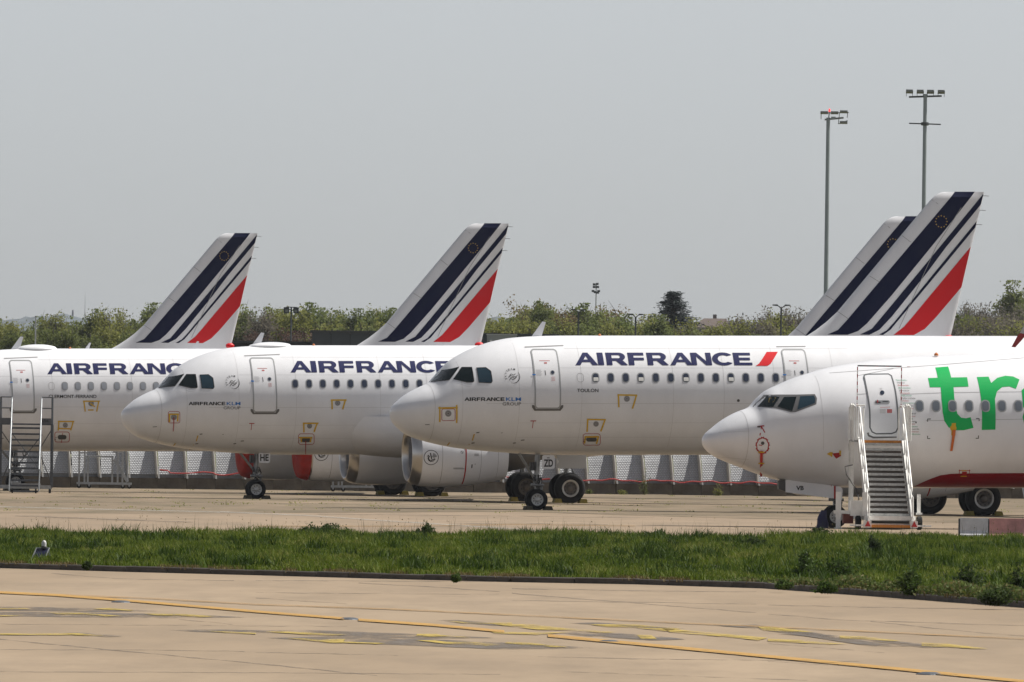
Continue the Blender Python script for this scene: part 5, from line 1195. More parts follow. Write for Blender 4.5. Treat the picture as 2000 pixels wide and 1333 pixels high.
def solar_lamp():
    P = gp(83, 1097, .085); rt = thing('solar_lamp', 'small solar airfield lamp with white dome in the grass', 'lamp', loc=P, rz=R(8)); k = 1.0
    def w4(y0, z0, y1, z1, x0, x1): return [(x0, y0, z0), (x1, y0, z0), (x1 + .0, y1, z1), (x0, y1, z1)]
    pn = MB(); a, b = Vector((-.21, -.25, .02)), Vector((.0, -.25, .02))
    pn.prism([(-.24, -.18), (.02, -.18), (.14, .04), (-.12, .04)], lambda u, v: Vector((u, v, .05 + (v + .18) * 1.0)), lambda u, v: Vector((u, v + .015, .035 + (v + .18) * 1.0)))
    obj('solar_panel', pn, mat('solar_cells', (.010, .012, .035), .15, spec=.7), rt)
    fr = MB(); c = [(-.24, -.18), (.02, -.18), (.14, .04), (-.12, .04)]; c3 = [Vector((u, v - .004, .055 + (v + .18))) for u, v in c]
    for i in range(4): fr.bar(c3[i], c3[(i + 1) % 4], .014, .02)
    obj('panel_frame', fr, GALV, rt)
    pb = MB().prism([(.13, .27), (.20, .0), (.08, .0)], lambda u, v: Vector((u, .03, v)), lambda u, v: Vector((u, .06, v))).prism([(-.11, .27), (.0, .0), (-.14, .0)], lambda u, v: Vector((u, .03, v)), lambda u, v: Vector((u, .06, v)))
    obj('stand', pb, GALV, rt)
    obj('lamp_base', MB().lathe([(0, .055), (.04, .06), (.05, .05)], (.03, .04, .265), 'z', 18), DGREY, rt)
    obj('lamp_dome', MB().lathe([(0, .048), (.06, .05), (.09, .042), (.115, .02), (.12, .002)], (.03, .04, .312), 'z', 18), mat('white_dome_plastic', (.5, .5, .49), .25), rt, smooth=True)
solar_lamp()
# ground light fittings
for px, py in ((237, 1177), (682, 1210.5), (1190, 1255), (1815, 1318)):
    P = gp(px, py, .0); o = obj('ground_light', MB().lathe([(0, .17), (.012, .16), (.03, .09), (.034, .005)], (0, 0, 0), 'z', 20), GALVD); o.location = P; o.scale = (1, 2.2, 1)
    tag(o, 'flush grey taxiway light fitting %s' % {237: 'beside the start of the split yellow line', 682: 'in the gap of the yellow line near mid-picture', 1190: 'just below the yellow line right of centre', 1815: 'on the yellow line at the lower right'}[px], 'ground light', 'taxiway light fittings')
# wing tip of a further aircraft, reaching into view at the right edge
Yw = 455.0; wl_ = thing('winglet', 'grey winglet with a dark red lower tip, high at the right edge', 'winglet', loc=gnd(2060, Yw))
def wq(px, py, dy=0): return at(px, py, Yw + dy) - Vector(wl_.location)
def blade(pts, t0, t1): return MB().prism(pts, lambda u, v: wq(u, v, t0), lambda u, v: wq(u, v, t1))
obj('lower_tip', blade([(1975.5, 678), (1983, 679), (1999, 661), (2004, 654), (1993, 651), (1988, 655)], -.06, .06), mat('winglet_red', (.28, .012, .015), .4), wl_)
obj('upper_blade', blade([(1992, 651), (2004, 654), (2030, 625), (2060, 560), (2048, 560), (2002, 632)], -.05, .05), WINGM, wl_)
obj('wing_panel', MB().add([wq(2004, 656, -.1), wq(2020, 648, -.1), wq(2420, 735, -6), wq(2330, 760, -6), wq(2004, 658, .3), wq(2020, 650, .3), wq(2420, 740, -5.5), wq(2330, 765, -5.5)], [(0, 1, 2, 3), (7, 6, 5, 4), (0, 4, 5, 1), (1, 5, 6, 2), (2, 6, 7, 3), (3, 7, 4, 0)]), WINGM, wl_)
# ------------------------------------------------------------------ vegetation helpers
def leaf_mesh(name, C, size, m, flat=.35, parent=None, elong=1.5):
    size = size * .78 if name == 'crown' else size
    C = np.asarray(C, float); n = len(C); sz = size * nrs.uniform(.6, 1.35, n)
    d1 = nrs.normal(size=(n, 3)); d1 /= np.linalg.norm(d1, axis=1)[:, None]
    d2 = np.cross(d1, nrs.normal(size=(n, 3))); d2 /= np.linalg.norm(d2, axis=1)[:, None]
    a = d1 * sz[:, None] * elong / 2; b = d2 * sz[:, None] / 2
    V = np.stack([C - a, C + b * .9, C + a, C - b * .9], 1).reshape(-1, 3)
    me = bpy.data.meshes.new(name); me.vertices.add(4 * n); me.vertices.foreach_set('co', V.ravel())
    me.loops.add(4 * n); me.loops.foreach_set('vertex_index', np.arange(4 * n)); me.polygons.add(n)
    me.polygons.foreach_set('loop_start', np.arange(0, 4 * n, 4)); me.update(calc_edges=True); me.validate()
    me.materials.append(m); o = bpy.data.objects.new(name, me); COL.objects.link(o)
    if parent: o.parent = parent
    return o
YG = leaf_mat('leaves_yellow_green', [(.15, .155, .045), (.20, .21, .055), (.27, .275, .08)])
OL = leaf_mat('leaves_olive', [(.10, .12, .04), (.14, .165, .05), (.19, .215, .075)])
DG = leaf_mat('leaves_fresh_green', [(.10, .125, .045), (.145, .175, .055), (.19, .225, .08)])
BR = leaf_mat('buds_brown', [(.09, .07, .04), (.16, .125, .065), (.23, .18, .09)])
GB = leaf_mat('twigs_grey_brown', [(.10, .09, .075), (.15, .135, .11), (.20, .18, .14)])
RB_ = leaf_mat('twigs_reddish', [(.065, .04, .035), (.10, .06, .05), (.13, .085, .065)])
CF = leaf_mat('needles_dark', [(.03, .04, .04), (.045, .058, .055), (.065, .08, .07)], trans=.2)
WD = leaf_mat('weeds_dark', [(.02, .035, .010), (.045, .07, .02), (.08, .115, .035)])
def tree_proto(kind):
    rt = bpy.data.objects.new('tree', None); COL.objects.link(rt); tr = MB(); P = []
    H = 10.0
    if kind == 'conifer':
        tr.tube([(0, 0, 0), (0.05, 0, 5), (0, 0, H)], [.22, .14, .02], 7)
        for i in range(46):
            z = H * (.18 + .82 * i / 45); L = (1 - (z / H)) ** 1.05 * 3.1 + .01; L *= rnd.uniform(.4, 1.25)
            for k in range(4):
                t = rnd.uniform(0, 6.28); tip = Vector((L * math.cos(t), L * math.sin(t), z - L * .12 + .25 * L * rnd.uniform(0, .5)))
                tr.tube([(0, 0, z), tuple(tip)], [.03, .008], 4)
                for q in range(95):
                    u = rnd.uniform(.15, 1.05); c = Vector((0, 0, z)).lerp(tip, u); P.append((c.x + rnd.gauss(0, .05), c.y + rnd.gauss(0, .05), c.z + rnd.gauss(0, .07) - .03))
        obj('trunk', tr, BARK, rt, fix=False); leaf_mesh('crown', P, .052, CF, parent=rt, elong=2.4); return rt
    shp = {'poplar': (.16, .9, 34, 190, .17), 'round': (.34, .6, 40, 190, .19), 'airy': (.24, .8, 32, 130, .15), 'brown': (.40, .55, 44, 140, .15), 'bare': (.30, .75, 52, 80, .11), 'shrub': (.55, .45, 44, 100, .15), 'tall': (.19, .85, 44, 190, .15)}[kind]
    spread, up, nl, per, ls = shp; M = {'poplar': DG, 'round': YG, 'airy': YG, 'brown': BR, 'bare': GB, 'shrub': RB_, 'tall': OL}[kind]
    if kind == 'round' and rnd.random() < .5: M = OL
    tr.tube([(0, 0, 0), (.1, .05, H * .4), (0, 0, H * .75), (.05, 0, H * .97)], [.2, .15, .08, .015], 7)
    for i in range(nl):
        z0 = H * rnd.uniform(.15, .86); t = rnd.uniform(0, 6.28); room = (1 - z0 / H) ** .6
        out = spread * H * rnd.uniform(.35, 1.0) * (.35 + .65 * room) * .55; rise = up * (H - z0) * rnd.uniform(.35, 1.0)
        p1 = Vector((out * .55 * math.cos(t), out * .55 * math.sin(t), z0 + rise * .4)); tip = Vector((out * math.cos(t), out * math.sin(t), min(H * 1.02, z0 + rise + .4)))
        tr.tube([(0, 0, z0), tuple(p1), tuple(tip)], [.06, .035, .008], 4)
        for k in range(3):
            q0 = p1.lerp(tip, rnd.random()); q1 = q0 + Vector((rnd.gauss(0, .4), rnd.gauss(0, .4), rnd.uniform(.2, .8))); tr.tube([tuple(q0), tuple(q1)], [.02, .006], 3)
        cs = [p1.lerp(tip, rnd.uniform(-.2, 1.08)) + Vector((rnd.gauss(0, .28), rnd.gauss(0, .28), rnd.gauss(0, .3))) for _ in range(6)]
        for k in range(per):
            c = cs[k % 6]; P.append((c.x + rnd.gauss(0, .20), c.y + rnd.gauss(0, .20), min(H * 1.04, c.z + rnd.gauss(0, .22))))
    obj('trunk', tr, BARK, rt, fix=False); leaf_mesh('crown', P, ls, M, parent=rt, elong=2.4 if kind == 'bare' else 1.5)
    return rt
PROTO = {k: [tree_proto(k) for _ in range(n)] for k, n in (('poplar', 3), ('round', 4), ('airy', 3), ('brown', 3), ('bare', 3), ('shrub', 2), ('conifer', 1), ('tall', 2))}
KW = {'poplar': 'slim fresh-green tree', 'round': 'bushy olive-green tree', 'airy': 'airy yellow-green tree', 'brown': 'brown-budding broad tree', 'bare': 'bare grey-brown tree', 'shrub': 'reddish leafless shrub', 'conifer': 'dark spiky conifer', 'tall': 'tall pale-green poplar'}
def region(px):
    if px < 300: return 'left of the leftmost fin'
    if px < 760: return 'between the leftmost and middle fins'
    if px < 1290: return 'between middle fin and conifer'
    if px < 1640: return 'between conifer and paired fins'
    return 'right of the paired fins'
TREES = []
def tree_labels():
    by = {}
    for px, kind, o in TREES: by.setdefault((kind, region(px)), []).append((px, o))
    ords = ['leftmost', 'second', 'third', 'fourth', 'fifth', 'sixth', 'seventh', 'eighth', 'ninth', 'tenth', 'eleventh', 'twelfth', 'thirteenth', 'fourteenth', 'fifteenth', 'sixteenth', 'seventeenth', 'eighteenth', 'nineteenth', 'twentieth', 'twenty-first', 'twenty-second', 'twenty-third', 'twenty-fourth', 'twenty-fifth']
    for (kind, rg), lst in by.items():
        lst.sort(key=lambda q: q[0])
        for i, (px, o) in enumerate(lst):
            od = '' if len(lst) == 1 else ('leftmost ' if i == 0 else 'rightmost ' if i == len(lst) - 1 else ords[min(i, 24)] + ' from left, ')
            tag(o, '%s%s %s' % (od, KW[kind], rg), 'shrub' if kind == 'shrub' else 'tree', '%ss %s' % (KW[kind], rg))
used = set()
def tree(kind, px, top, Y, wide=1.0, label=None):
    Y *= 1.45; wide *= 1.45; P = at(px, top, Y); h = max(1.0, P.z); src = rnd.choice(PROTO[kind])
    if src.name not in used: used.add(src.name); o = src
    else: o = copy_tree(src)
    o.location = (P.x, Y, -.03); s = h / 10.0; k = wide * rnd.uniform(.85, 1.15); o.scale = (k, k, s); o.rotation_euler.z = rnd.uniform(0, 6.28)
    o.name = {'shrub': 'shrub', 'conifer': 'conifer_tree'}.get(kind, 'tree')
    if label: tag(o, label, 'tree')
    else: TREES.append((px, kind, o))
tree('conifer', 1315, 573, 960, 4.0, 'dark spiky conifer standing above the wood edge')
tree('tall', 1977, 562, 950, 1.0, 'tallest pale-green tree at the right edge, above the wood')
tree('tall', 1994, 583, 955, .6, 'lower tall tree leaning on the tallest one at the right edge')
tree('brown', 1047, 588, 990, 1.25, 'broad brown-budding tree, leftmost of the two brownish crowns above the wood')
tree('brown', 1172, 584, 990, 1.2, 'broad brown-budding tree below the small far mast')
row = []
for x, t in zip(range(-60, 300, 21), [614, 612, 620, 628, 632, 626, 632, 622, 614, 628, 618, 608, 611, 606, 612, 620, 612, 606]): row.append((['round', 'airy', 'round', 'airy', 'poplar'][(x * 7) % 5], x, t + rnd.uniform(-4, 5), rnd.uniform(890, 950)))
for x in range(-40, 300, 36): row.append(('round', x, 634 + rnd.uniform(-4, 8), rnd.uniform(860, 885)))
for x, t in zip(range(300, 470, 28), [612, 606, 612, 608, 612, 606]): row.append(('airy', x, t, rnd.uniform(890, 950)))
for x in range(468, 770, 15): row.append((['poplar', 'airy', 'poplar', 'round', 'bare'][(x // 15) % 5] if x < 600 else ['poplar', 'airy', 'poplar', 'round'][(x // 15) % 4], x, 607 + rnd.uniform(-5, 14), rnd.uniform(890, 960)))
for x in range(455, 640, 17): row.append(('shrub', x, 641 + rnd.uniform(-3, 6), rnd.uniform(850, 880)))
for x in range(640, 760, 22): row.append(('round', x, 628 + rnd.uniform(-6, 8), rnd.uniform(870, 890)))
for x in range(770, 945, 30): row.append(('poplar', x, 612 + rnd.uniform(-6, 10), rnd.uniform(900, 950)))
for x, t in zip(range(945, 1290, 16), [622, 618, 628, 620, 606, 600, 596, 598, 600, 606, 596, 600, 606, 602, 598, 604, 616, 624, 630, 634, 630, 626]): row.append((['round', 'poplar', 'round', 'brown', 'airy'][(x // 16) % 5], x, t + rnd.uniform(-3, 5), rnd.uniform(900, 975)))
for x in range(950, 1290, 24): row.append((['round', 'airy', 'poplar'][(x // 24) % 3], x, 628 + rnd.uniform(-6, 8), rnd.uniform(865, 895)))
for x in range(1250, 1380, 22): row.append((['airy', 'round', 'airy'][(x // 22) % 3], x, 630 + rnd.uniform(-7, 8), rnd.uniform(880, 920)))
for x, t in zip(range(1380, 1660, 18), [640, 636, 634, 628, 624, 620, 616, 611, 609, 612, 607, 609, 606, 608, 606, 604]): row.append((['bare', 'bare', 'round', 'bare', 'airy'][(x // 18) % 5], x, t + rnd.uniform(-2, 5), rnd.uniform(900, 970)))
for x in range(1390, 1640, 27): row.append((['round', 'bare', 'airy'][(x // 27) % 3], x, 634 + rnd.uniform(-5, 8), rnd.uniform(865, 890)))
for x in range(1690, 1860, 30): row.append(('bare', x, 606 + rnd.uniform(-4, 8), rnd.uniform(900, 960)))
for x, t in zip(range(1862, 2080, 15), [600, 597, 600, 598, 606, 614, 622, 618, 606, 604, 606, 600, 610, 604, 600]): row.append((['bare', 'bare', 'round', 'bare'][(x // 15) % 4], x, t + rnd.uniform(-2, 5), rnd.uniform(900, 960)))
for x in range(1870, 2080, 25): row.append((['airy', 'round', 'bare'][(x // 25) % 3], x, 632 + rnd.uniform(-5, 6), rnd.uniform(865, 890)))
for k, x, t, Y in row: tree(k, x, t, Y, {'poplar': .85, 'airy': .9, 'bare': .95, 'round': .85, 'shrub': .7, 'brown': .9, 'tall': 1}[k])
tree_labels()
for ps in PROTO.values():
    for p in ps:
        if p.name not in used and 'label' not in p:
            for c in list(p.children): bpy.data.objects.remove(c)
            bpy.data.objects.remove(p)
C = []
for i in range(26000):
    x = rnd.uniform(-70, 70); top = 9.6 + 1.5 * math.sin(x * .25) + 1.1 * math.sin(x * .8 + 1) + rnd.uniform(-2, .8); C.append((x, rnd.uniform(1480, 1520), top * rnd.random() ** .5))
tag(leaf_mesh('woodland', C, .48, OL), 'dense far wood behind the single trees', 'wood', kind='stuff')

# ------------------------------------------------------------------ hills, far towers, sheds, house
def ridge(name, Y, px_top, m, depth=900):
    mb = MB(); n = len(px_top)
    for x, t in px_top:
        p = at(x, t, Y); mb.v += [(p.x, Y - depth, -.5), (p.x, Y - depth * .35, p.z * .8), (p.x, Y, p.z), (p.x, Y + depth, -.5)]
    for i in range(n - 1): mb.f += [(4 * i + j, 4 * i + 4 + j, 4 * i + 5 + j, 4 * i + 1 + j) for j in range(3)]
    return tag(obj(name, mb, m, smooth=False), kind='structure')
HILLM = mat('hazed_wooded_hill', (.085, .105, .12), .95, var=.35, vscale=.02)  # wooded hill with the blue of distance haze put into its colour
pts = []
for i in range(400):
    x = -900 + i * 10; base = 626 + 5 * math.sin(x * .006) + 4 * math.sin(x * .021 + 2) + 2.5 * math.sin(x * .083) + rnd.uniform(-1.6, 1.6)
    if 1395 < x < 1500: base -= 9 * math.sin((x - 1395) / 105 * math.pi) * (1 if (x // 10) % 9 else .5)
    if 70 < x < 140: base -= 4
    pts.append((x, base + .0131 * (x - 1000) * .5))
ridge('hills', 5200, pts, HILLM)
for px, top, bw, kind, lab in ((138.5, 606, 3.0, 'tower', 'faint broad tower on the far skyline at the left'), (162, 597, 1.8, 'mast', 'faint thin spire tower on the far skyline at the left')):
    Y = 5600; P = at(px, top, Y); k = FPX / Y; b = gnd(px, Y)
    if kind == 'tower': mb = MB().lathe([(0, bw / k), (P.z * .7, bw * .8 / k), (P.z * .72, bw / k), (P.z * .9, bw / k), (P.z, bw * .6 / k), (P.z + .1, .01)], (0, 0, 0), 'z', 14)
    else: mb = MB().lathe([(0, bw * 1.2 / k), (P.z * .78, bw * .6 / k), (P.z * .8, bw * 1.2 / k), (P.z * .88, bw * 1.1 / k), (P.z * .9, bw * .4 / k), (P.z * 1.12, .02)], (0, 0, 0), 'z', 14)
    o = obj('far_tower', mb, mat('far_tower_concrete', (.22, .22, .24), .8), smooth=True); o.location = b; tag(o, lab, 'tower', 'far skyline towers')
def shed(name, label, x0, x1, top, Y, m, pitch_px, depth=18, roofm=None):
    a, b = gnd(x0, Y), gnd(x1, Y); h = at((x0 + x1) / 2, top, Y).z; W = b.x - a.x
    rt = thing(name, label, 'building', loc=(a.x, Y, 0))
    n = max(1, round(W / (pitch_px / (FPX / Y)))); p = W / n
    first = None
    for i in range(n):
        if first is None: first = obj('wall_panel', MB().box((p / 2, .05, h / 2), (p - .03, .10, h)), m, rt)
        else:
            c = first.copy(); COL.objects.link(c); c.location.x = i * p
    obj('wall', MB().box((W / 2, depth / 2 + .12, h / 2 - .02), (W - .02, depth, h - .06)), mat('shed_core_dark', (.02, .022, .026), .8), rt)
    obj('roof', MB().box((W / 2, depth / 2, h + .06), (W + .2, depth + .3, .12)), roofm or mat('shed_roof_trim', (.05, .055, .06), .6), rt)
    return rt, h
DSH = mat('dark_blue_grey_cladding', (.050, .062, .075), .55, var=.12, vscale=.6)
shed('cargo_shed', 'dark blue-grey clad shed left of the middle striped fin', 606, 830, 651, 770, DSH, 35)
shed('low_shed', 'low black-roofed shed right of the leftmost striped fin', 440, 604, 671, 775, mat('black_cladding', (.018, .02, .026), .6), 40)
r2, h2 = shed('rear_shed', 'dark shed behind the nose of the ZD airliner', 915, 1085, 656, 790, DSH, 40)
ca, cb = gnd(948, 780), gnd(1006, 780); hc = at(977, 655, 780).z
rt = thing('site_cabin', 'tall pale grey cabin in front of the dark shed above the ZD airliner', 'cabin', loc=(ca.x, 780, 0)); Wc = cb.x - ca.x
obj('wall', MB().box((Wc / 2, 1.2, hc / 2), (Wc, 2.4, hc)), mat('cabin_pale_cladding', (.36, .38, .37), .6, var=.1, vscale=3), rt)
obj('roof', MB().box((Wc / 2, 1.2, hc + .03), (Wc + .06, 2.5, .06)), mat('cabin_roof_trim', (.45, .46, .45), .6), rt)
fst = None
for i in range(14):
    if fst is None: fst = obj('rib', MB().box((.06, -.012, hc / 2), (.05, .02, hc - .04)), MATS['cabin_pale_cladding'], rt)
    else: c = fst.copy(); COL.objects.link(c); c.location.x = i * (Wc - .12) / 13
obj('wall_lamp', MB().box((.22, -.08, hc - .35), (.14, .14, .16)), WHITE2, rt)
Yh = 2300; a, b = gnd(1350, Yh), gnd(1422, Yh); hr = at(1390, 622, Yh).z; he = at(1390, 640, Yh).z
rt = thing('house', 'distant brown-roofed house right of the conifer', 'house', loc=(a.x, Yh, 0)); W = b.x - a.x
obj('wall', MB().box((W / 2, 4, he / 2), (W - .4, 8, he)), mat('house_render', (.30, .27, .23), .8), rt)
obj('roof', MB().add([(0, -.3, he), (W, -.3, he), (W, 8.3, he), (0, 8.3, he), (W * .30, 4, hr), (W * .92, 4, hr)], [(0, 1, 5, 4), (2, 3, 4, 5), (1, 2, 5), (3, 0, 4), (0, 3, 2, 1)]), mat('house_brown_tiles', (.10, .075, .065), .8, var=.2, vscale=1), rt)
obj('chimney', MB().box((W * .6, 4.5, hr + .2), (.6, .6, .9)), MATS['house_brown_tiles'], rt)

# ------------------------------------------------------------------ masts and lamps
MASTM = mat('mast_galvanised', (.30, .34, .35), .5, metal=.4, var=.15, vscale=.5)
LAMPD = mat('lamp_housing_dark', (.045, .05, .052), .5)
LAMPG = mat('lamp_housing_grey', (.20, .21, .20), .5)
def mast(px, top, Y, label, kind):
    b = gnd(px - 4, Y); P = at(px, top, Y); H = P.z; k = Y / FPX
    rt = thing('flood_mast', label, 'mast', loc=b, group='tall floodlight masts')
    obj('pole', MB().tube([(0, 0, 0), (0, 0, H * .5), (0, 0, H)], [.155, .13, .105], 14), MASTM, rt, smooth=True)
    obj('base_plate', MB().lathe([(0, .4), (.05, .4), (.06, .22)], (0, 0, 0), 'z', 16), MASTM, rt)
    if kind == 1:
        obj('head_frame', MB().bar((-7 * k, 0, H - .12), (30 * k, 0, H + .0), .10).bar((-12 * k, 0, H + .25), (40 * k, 0, H + .3), .05).bar((-14 * k, 0, H + .25), (-14 * k, 0, H - .1), .04).bar((22 * k, 0, H + .3), (20 * k, 0, H - .35), .04).bar((38 * k, 0, H + .3), (37 * k, 0, H), .04).bar((20 * k, 0, H - .35), (38 * k, 0, H - .15), .04), LAMPG, rt)
        for x, z in ((-8, .27), (12, .27), (30, .33), (30, -.27)):
            obj('floodlight', MB().box((x * k, -.1, H + z), (15 * k, .35, 3.2 * k), Matrix.Rotation(R(-12), 3, 'X')), LAMPG, rt)
        obj('lamp_cluster', MB().box((10 * k, -.05, H - .02), (9 * k, .2, 5 * k)), MASTM, rt)
        obj('beacon_post', MB().tube([(1 * k, 0, H), (2 * k, 0, H + .32)], .03, 6), LAMPG, rt)
        em = mat('red_obstruction_light', (.8, .05, .05), .4); em.node_tree.nodes['Principled BSDF'].inputs['Emission Color'].default_value = (1, .08, .08, 1); em.node_tree.nodes['Principled BSDF'].inputs['Emission Strength'].default_value = .8
        obj('obstruction_light', MB().lathe([(0, .05), (.06, .055), (.15, .05), (.19, .005)], (2.2 * k, 0, H + .32), 'z', 12), em, rt, smooth=True)
    else:
        obj('head_frame', MB().bar((-32 * k, 0, H - .18), (32 * k, 0, H - .10), .10).bar((-31 * k, 0, H - 1.66), (31 * k, 0, H - 1.70), .07), LAMPD, rt)
        obj('collar', MB().lathe([(0, .14), (.02, .22), (.18, .22), (.2, .14)], (0, 0, H - 1.78), 'z', 14), LAMPD, rt)
        for x in (-31, -10, 10, 31):
            obj('floodlight', MB().box((x * k, -.12, H + .10), (14 * k, .4, 2.6 * k), Matrix.Rotation(R(-14), 3, 'X')).box((x * k, .12, H + .22), (13 * k, .3, 1.6 * k)), LAMPG, rt)
            obj('lamp_bracket', MB().bar((x * k - 6 * k, 0, H - .15), (x * k - 6 * k, 0, H + .1), .025).bar((x * k + 6 * k, 0, H - .15), (x * k + 6 * k, 0, H + .1), .025), LAMPD, rt)
mast(1613, 230, 800, 'tall floodlight mast with a red light on top, left of the paired fins', 1)
mast(1802, 184, 800, 'tall floodlight mast with four lamps, behind the right-hand fin', 2)
def street_lamp(px, top, Y, label, arm=14):
    b = gnd(px - 1, Y); H = at(px, top, Y).z; k = Y / FPX; rt = thing('street_lamp', label, 'street lamp', loc=b, group='double-headed street lamps')
    obj('pole', MB().tube([(0, 0, 0), (0, 0, H - .1)], [.065, .05], 8), LAMPD, rt, smooth=True)
    for sg in (-1, 1):
        obj('arm', MB().bar((0, 0, H - .14), (sg * arm * .45 * k, 0, H + .02), .05, .05), LAMPD, rt)
        obj('lamp_head', MB().prism([(sg * arm * .3 * k, -.02), (sg * arm * 1.15 * k, .02), (sg * arm * 1.15 * k, .08), (sg * arm * .5 * k, .09)], lambda u, v: Vector((u, -.12, H + v)), lambda u, v: Vector((u, .12, H + v))), LAMPD, rt)
for px, top, arm, lab in ((1127, 607, 13, 'leftmost double-headed black street lamp above the ZD airliner'), (1239, 616, 13, 'double-headed black street lamp left of the conifer'), (1523, 598, 15, 'double-headed black street lamp just left of the paired fins')): street_lamp(px, top, 822, lab, arm)
k = 822 / FPX; H = at(566, 600, 822).z
rt = thing('yard_light', 'dark twin floodlight on a pole between the two left fins', 'floodlight', loc=gnd(565, 822))
obj('pole', MB().tube([(0, 0, 0), (0, 0, H)], [.06, .045], 8), GALVD, rt, smooth=True); obj('cross_arm', MB().bar((-10 * k, 0, H), (11 * k, 0, H - .02), .05), LAMPD, rt)
for sg in (-1, 1):
    obj('floodlight', MB().box((sg * 9.4 * k, -.1, H - 6.5 * k), (10.5 * k, .25, 12 * k)), LAMPD, rt); obj('lamp_glass', MB().box((sg * 9.0 * k, -.24, H - 8 * k), (5.5 * k, .02, 5.5 * k)), LAMPG, rt)
H = at(1161, 556, 1700).z; k = 1700 / FPX
rt = thing('far_mast', 'small far lattice mast with lamp cluster above the brownish trees', 'mast', loc=gnd(1160, 1700))
obj('pole', MB().tube([(0, 0, 0), (0, 0, H)], [.12, .06], 7), LAMPG, rt)
for x, z in ((-4, 0), (2, 1), (-4, -5), (3, -5), (-6, -13), (5, -13), (-2, -15), (3, -16)): obj('floodlight', MB().box((x * k, -.1, H + z * k), (5.5 * k, .2, 4.2 * k)), LAMPD, rt)
H = at(66, 620, 700).z
rt = thing('steel_post', 'slim pale post rising behind the leftmost airliner', 'post', loc=gnd(66, 700)); obj('pole', MB().tube([(0, 0, 0), (0, 0, H)], [.05, .03], 8), GALV, rt, smooth=True); obj('post_cap', MB().lathe([(0, .045), (.05, .045), (.06, .01)], (0, 0, H), 'z', 8), GALVD, rt)

# ------------------------------------------------------------------ grass verge
def kf(px): return Vector((float(np.interp(px, [q[0] for q in KERB_PX], [p.x for p in KERB])), float(np.interp(px, [q[0] for q in KERB_PX], [p.y for p in KERB])), 0))
def ff(px): return Vector((float(np.interp(px, [q[0] for q in FAR_PX], [p.x for p in FAR])), float(np.interp(px, [q[0] for q in FAR_PX], [p.y for p in FAR])), 0))
KX = np.array([q[0] for q in KERB_PX]); KA = np.array([[p.x, p.y] for p in KERB]); FX = np.array([q[0] for q in FAR_PX]); FA = np.array([[p.x, p.y] for p in FAR])
def verge(px, t):
    k = np.stack([np.interp(px, KX, KA[:, i]) for i in (0, 1)], 1); f = np.stack([np.interp(px, FX, FA[:, i]) for i in (0, 1)], 1)
    return k + (f - k) * t[:, None]
def blades(name, px, t, hgt, wid, m, label, lean=.45, per=5, z0=.07):
    n = len(px); B = verge(px, t); B = np.repeat(B, per, 0) + nrs.normal(0, .05, (n * per, 2)); hgt = np.repeat(hgt, per) * nrs.uniform(.55, 1.2, n * per)
    an = nrs.uniform(0, 6.283, n * per); wv = np.stack([np.cos(an), np.sin(an)], 1) * (wid * nrs.uniform(.6, 1.4, n * per))[:, None] / 2
    ln = nrs.normal(0, lean, (n * per, 2)) * hgt[:, None]
    N = n * per; V = np.zeros((N, 5, 3)); V[:, :, 2] = z0
    V[:, 0, :2] = B - wv; V[:, 1, :2] = B + wv; V[:, 2, :2] = B + wv * .7 + ln * .35; V[:, 3, :2] = B - wv * .7 + ln * .35; V[:, 4, :2] = B + ln
    V[:, 2, 2] += hgt * .6; V[:, 3, 2] += hgt * .6; V[:, 4, 2] += hgt * np.clip(1 - (ln ** 2).sum(1) / np.maximum(hgt, 1e-3) ** 2 * .4, .35, 1)
    me = bpy.data.meshes.new(name); me.vertices.add(5 * N); me.vertices.foreach_set('co', V.ravel())
    idx = (np.arange(N)[:, None] * 5 + np.array([0, 1, 2, 3, 3, 2, 4])[None]).ravel()
    me.loops.add(7 * N); me.loops.foreach_set('vertex_index', idx); me.polygons.add(2 * N)
    st = (np.arange(N)[:, None] * 7 + np.array([0, 4])[None]).ravel(); me.polygons.foreach_set('loop_start', st); me.update(calc_edges=True); me.materials.append(m)
    o = bpy.data.objects.new(name, me); COL.objects.link(o); return tag(o, label, 'grass', kind='stuff')
GR = leaf_mat('grass_blades', [(.022, .045, .003), (.065, .105, .007), (.115, .155, .016), (.21, .21, .06)], pos_scale=.14, trans=.35)
DR = leaf_mat('dry_grass', [(.10, .075, .03), (.16, .12, .05), (.22, .17, .08)], trans=.2)
N = 52000; px = nrs.uniform(-250, 2300, N); t = nrs.uniform(0.004, 1, N)
dens = .16 + .06 * np.sin(px * .011 + t * 9) + .05 * np.sin(px * .043 + t * 31)
blades('grass', px, t, np.clip(dens + .05 * (t > .9), .09, .32), .022, GR, 'green grass strip between taxiway and apron')
cc = nrs.uniform(-250, 2300, 260), nrs.uniform(.02, .98, 260); ci = nrs.randint(0, 260, 7000)
blades('grass_clumps', cc[0][ci] + nrs.normal(0, 16, 7000), np.clip(cc[1][ci] + nrs.normal(0, .012, 7000), .01, 1), nrs.uniform(.16, .36, 7000), .026, leaf_mat('rank_grass', [(.012, .028, .003), (.035, .065, .006), (.075, .12, .012)], pos_scale=.5, trans=.3), 'taller dark tufts of rank grass in the verge', per=5)
N = 3000; px = nrs.uniform(-250, 2300, N); t = np.abs(nrs.normal(0, .012, N)); keep = (np.sin(px * .021) + np.sin(px * .057 + 1) + .9 * (px > 1450)) > .2
blades('dry_grass', px[keep], t[keep], np.full(keep.sum(), .11), .016, DR, 'dry tufts along the kerb edge', per=6)
N = 900; px = nrs.uniform(-250, 2300, N); t = nrs.uniform(.93, 1.0, N)
blades('grass_stalks', px, t, nrs.uniform(.25, .55, N), .008, leaf_mat('grass_stalk', [(.05, .06, .02), (.10, .10, .04), (.16, .14, .07)], trans=.2), 'tall thin grass stalks at the far edge of the verge', lean=.12, per=1)
C = []
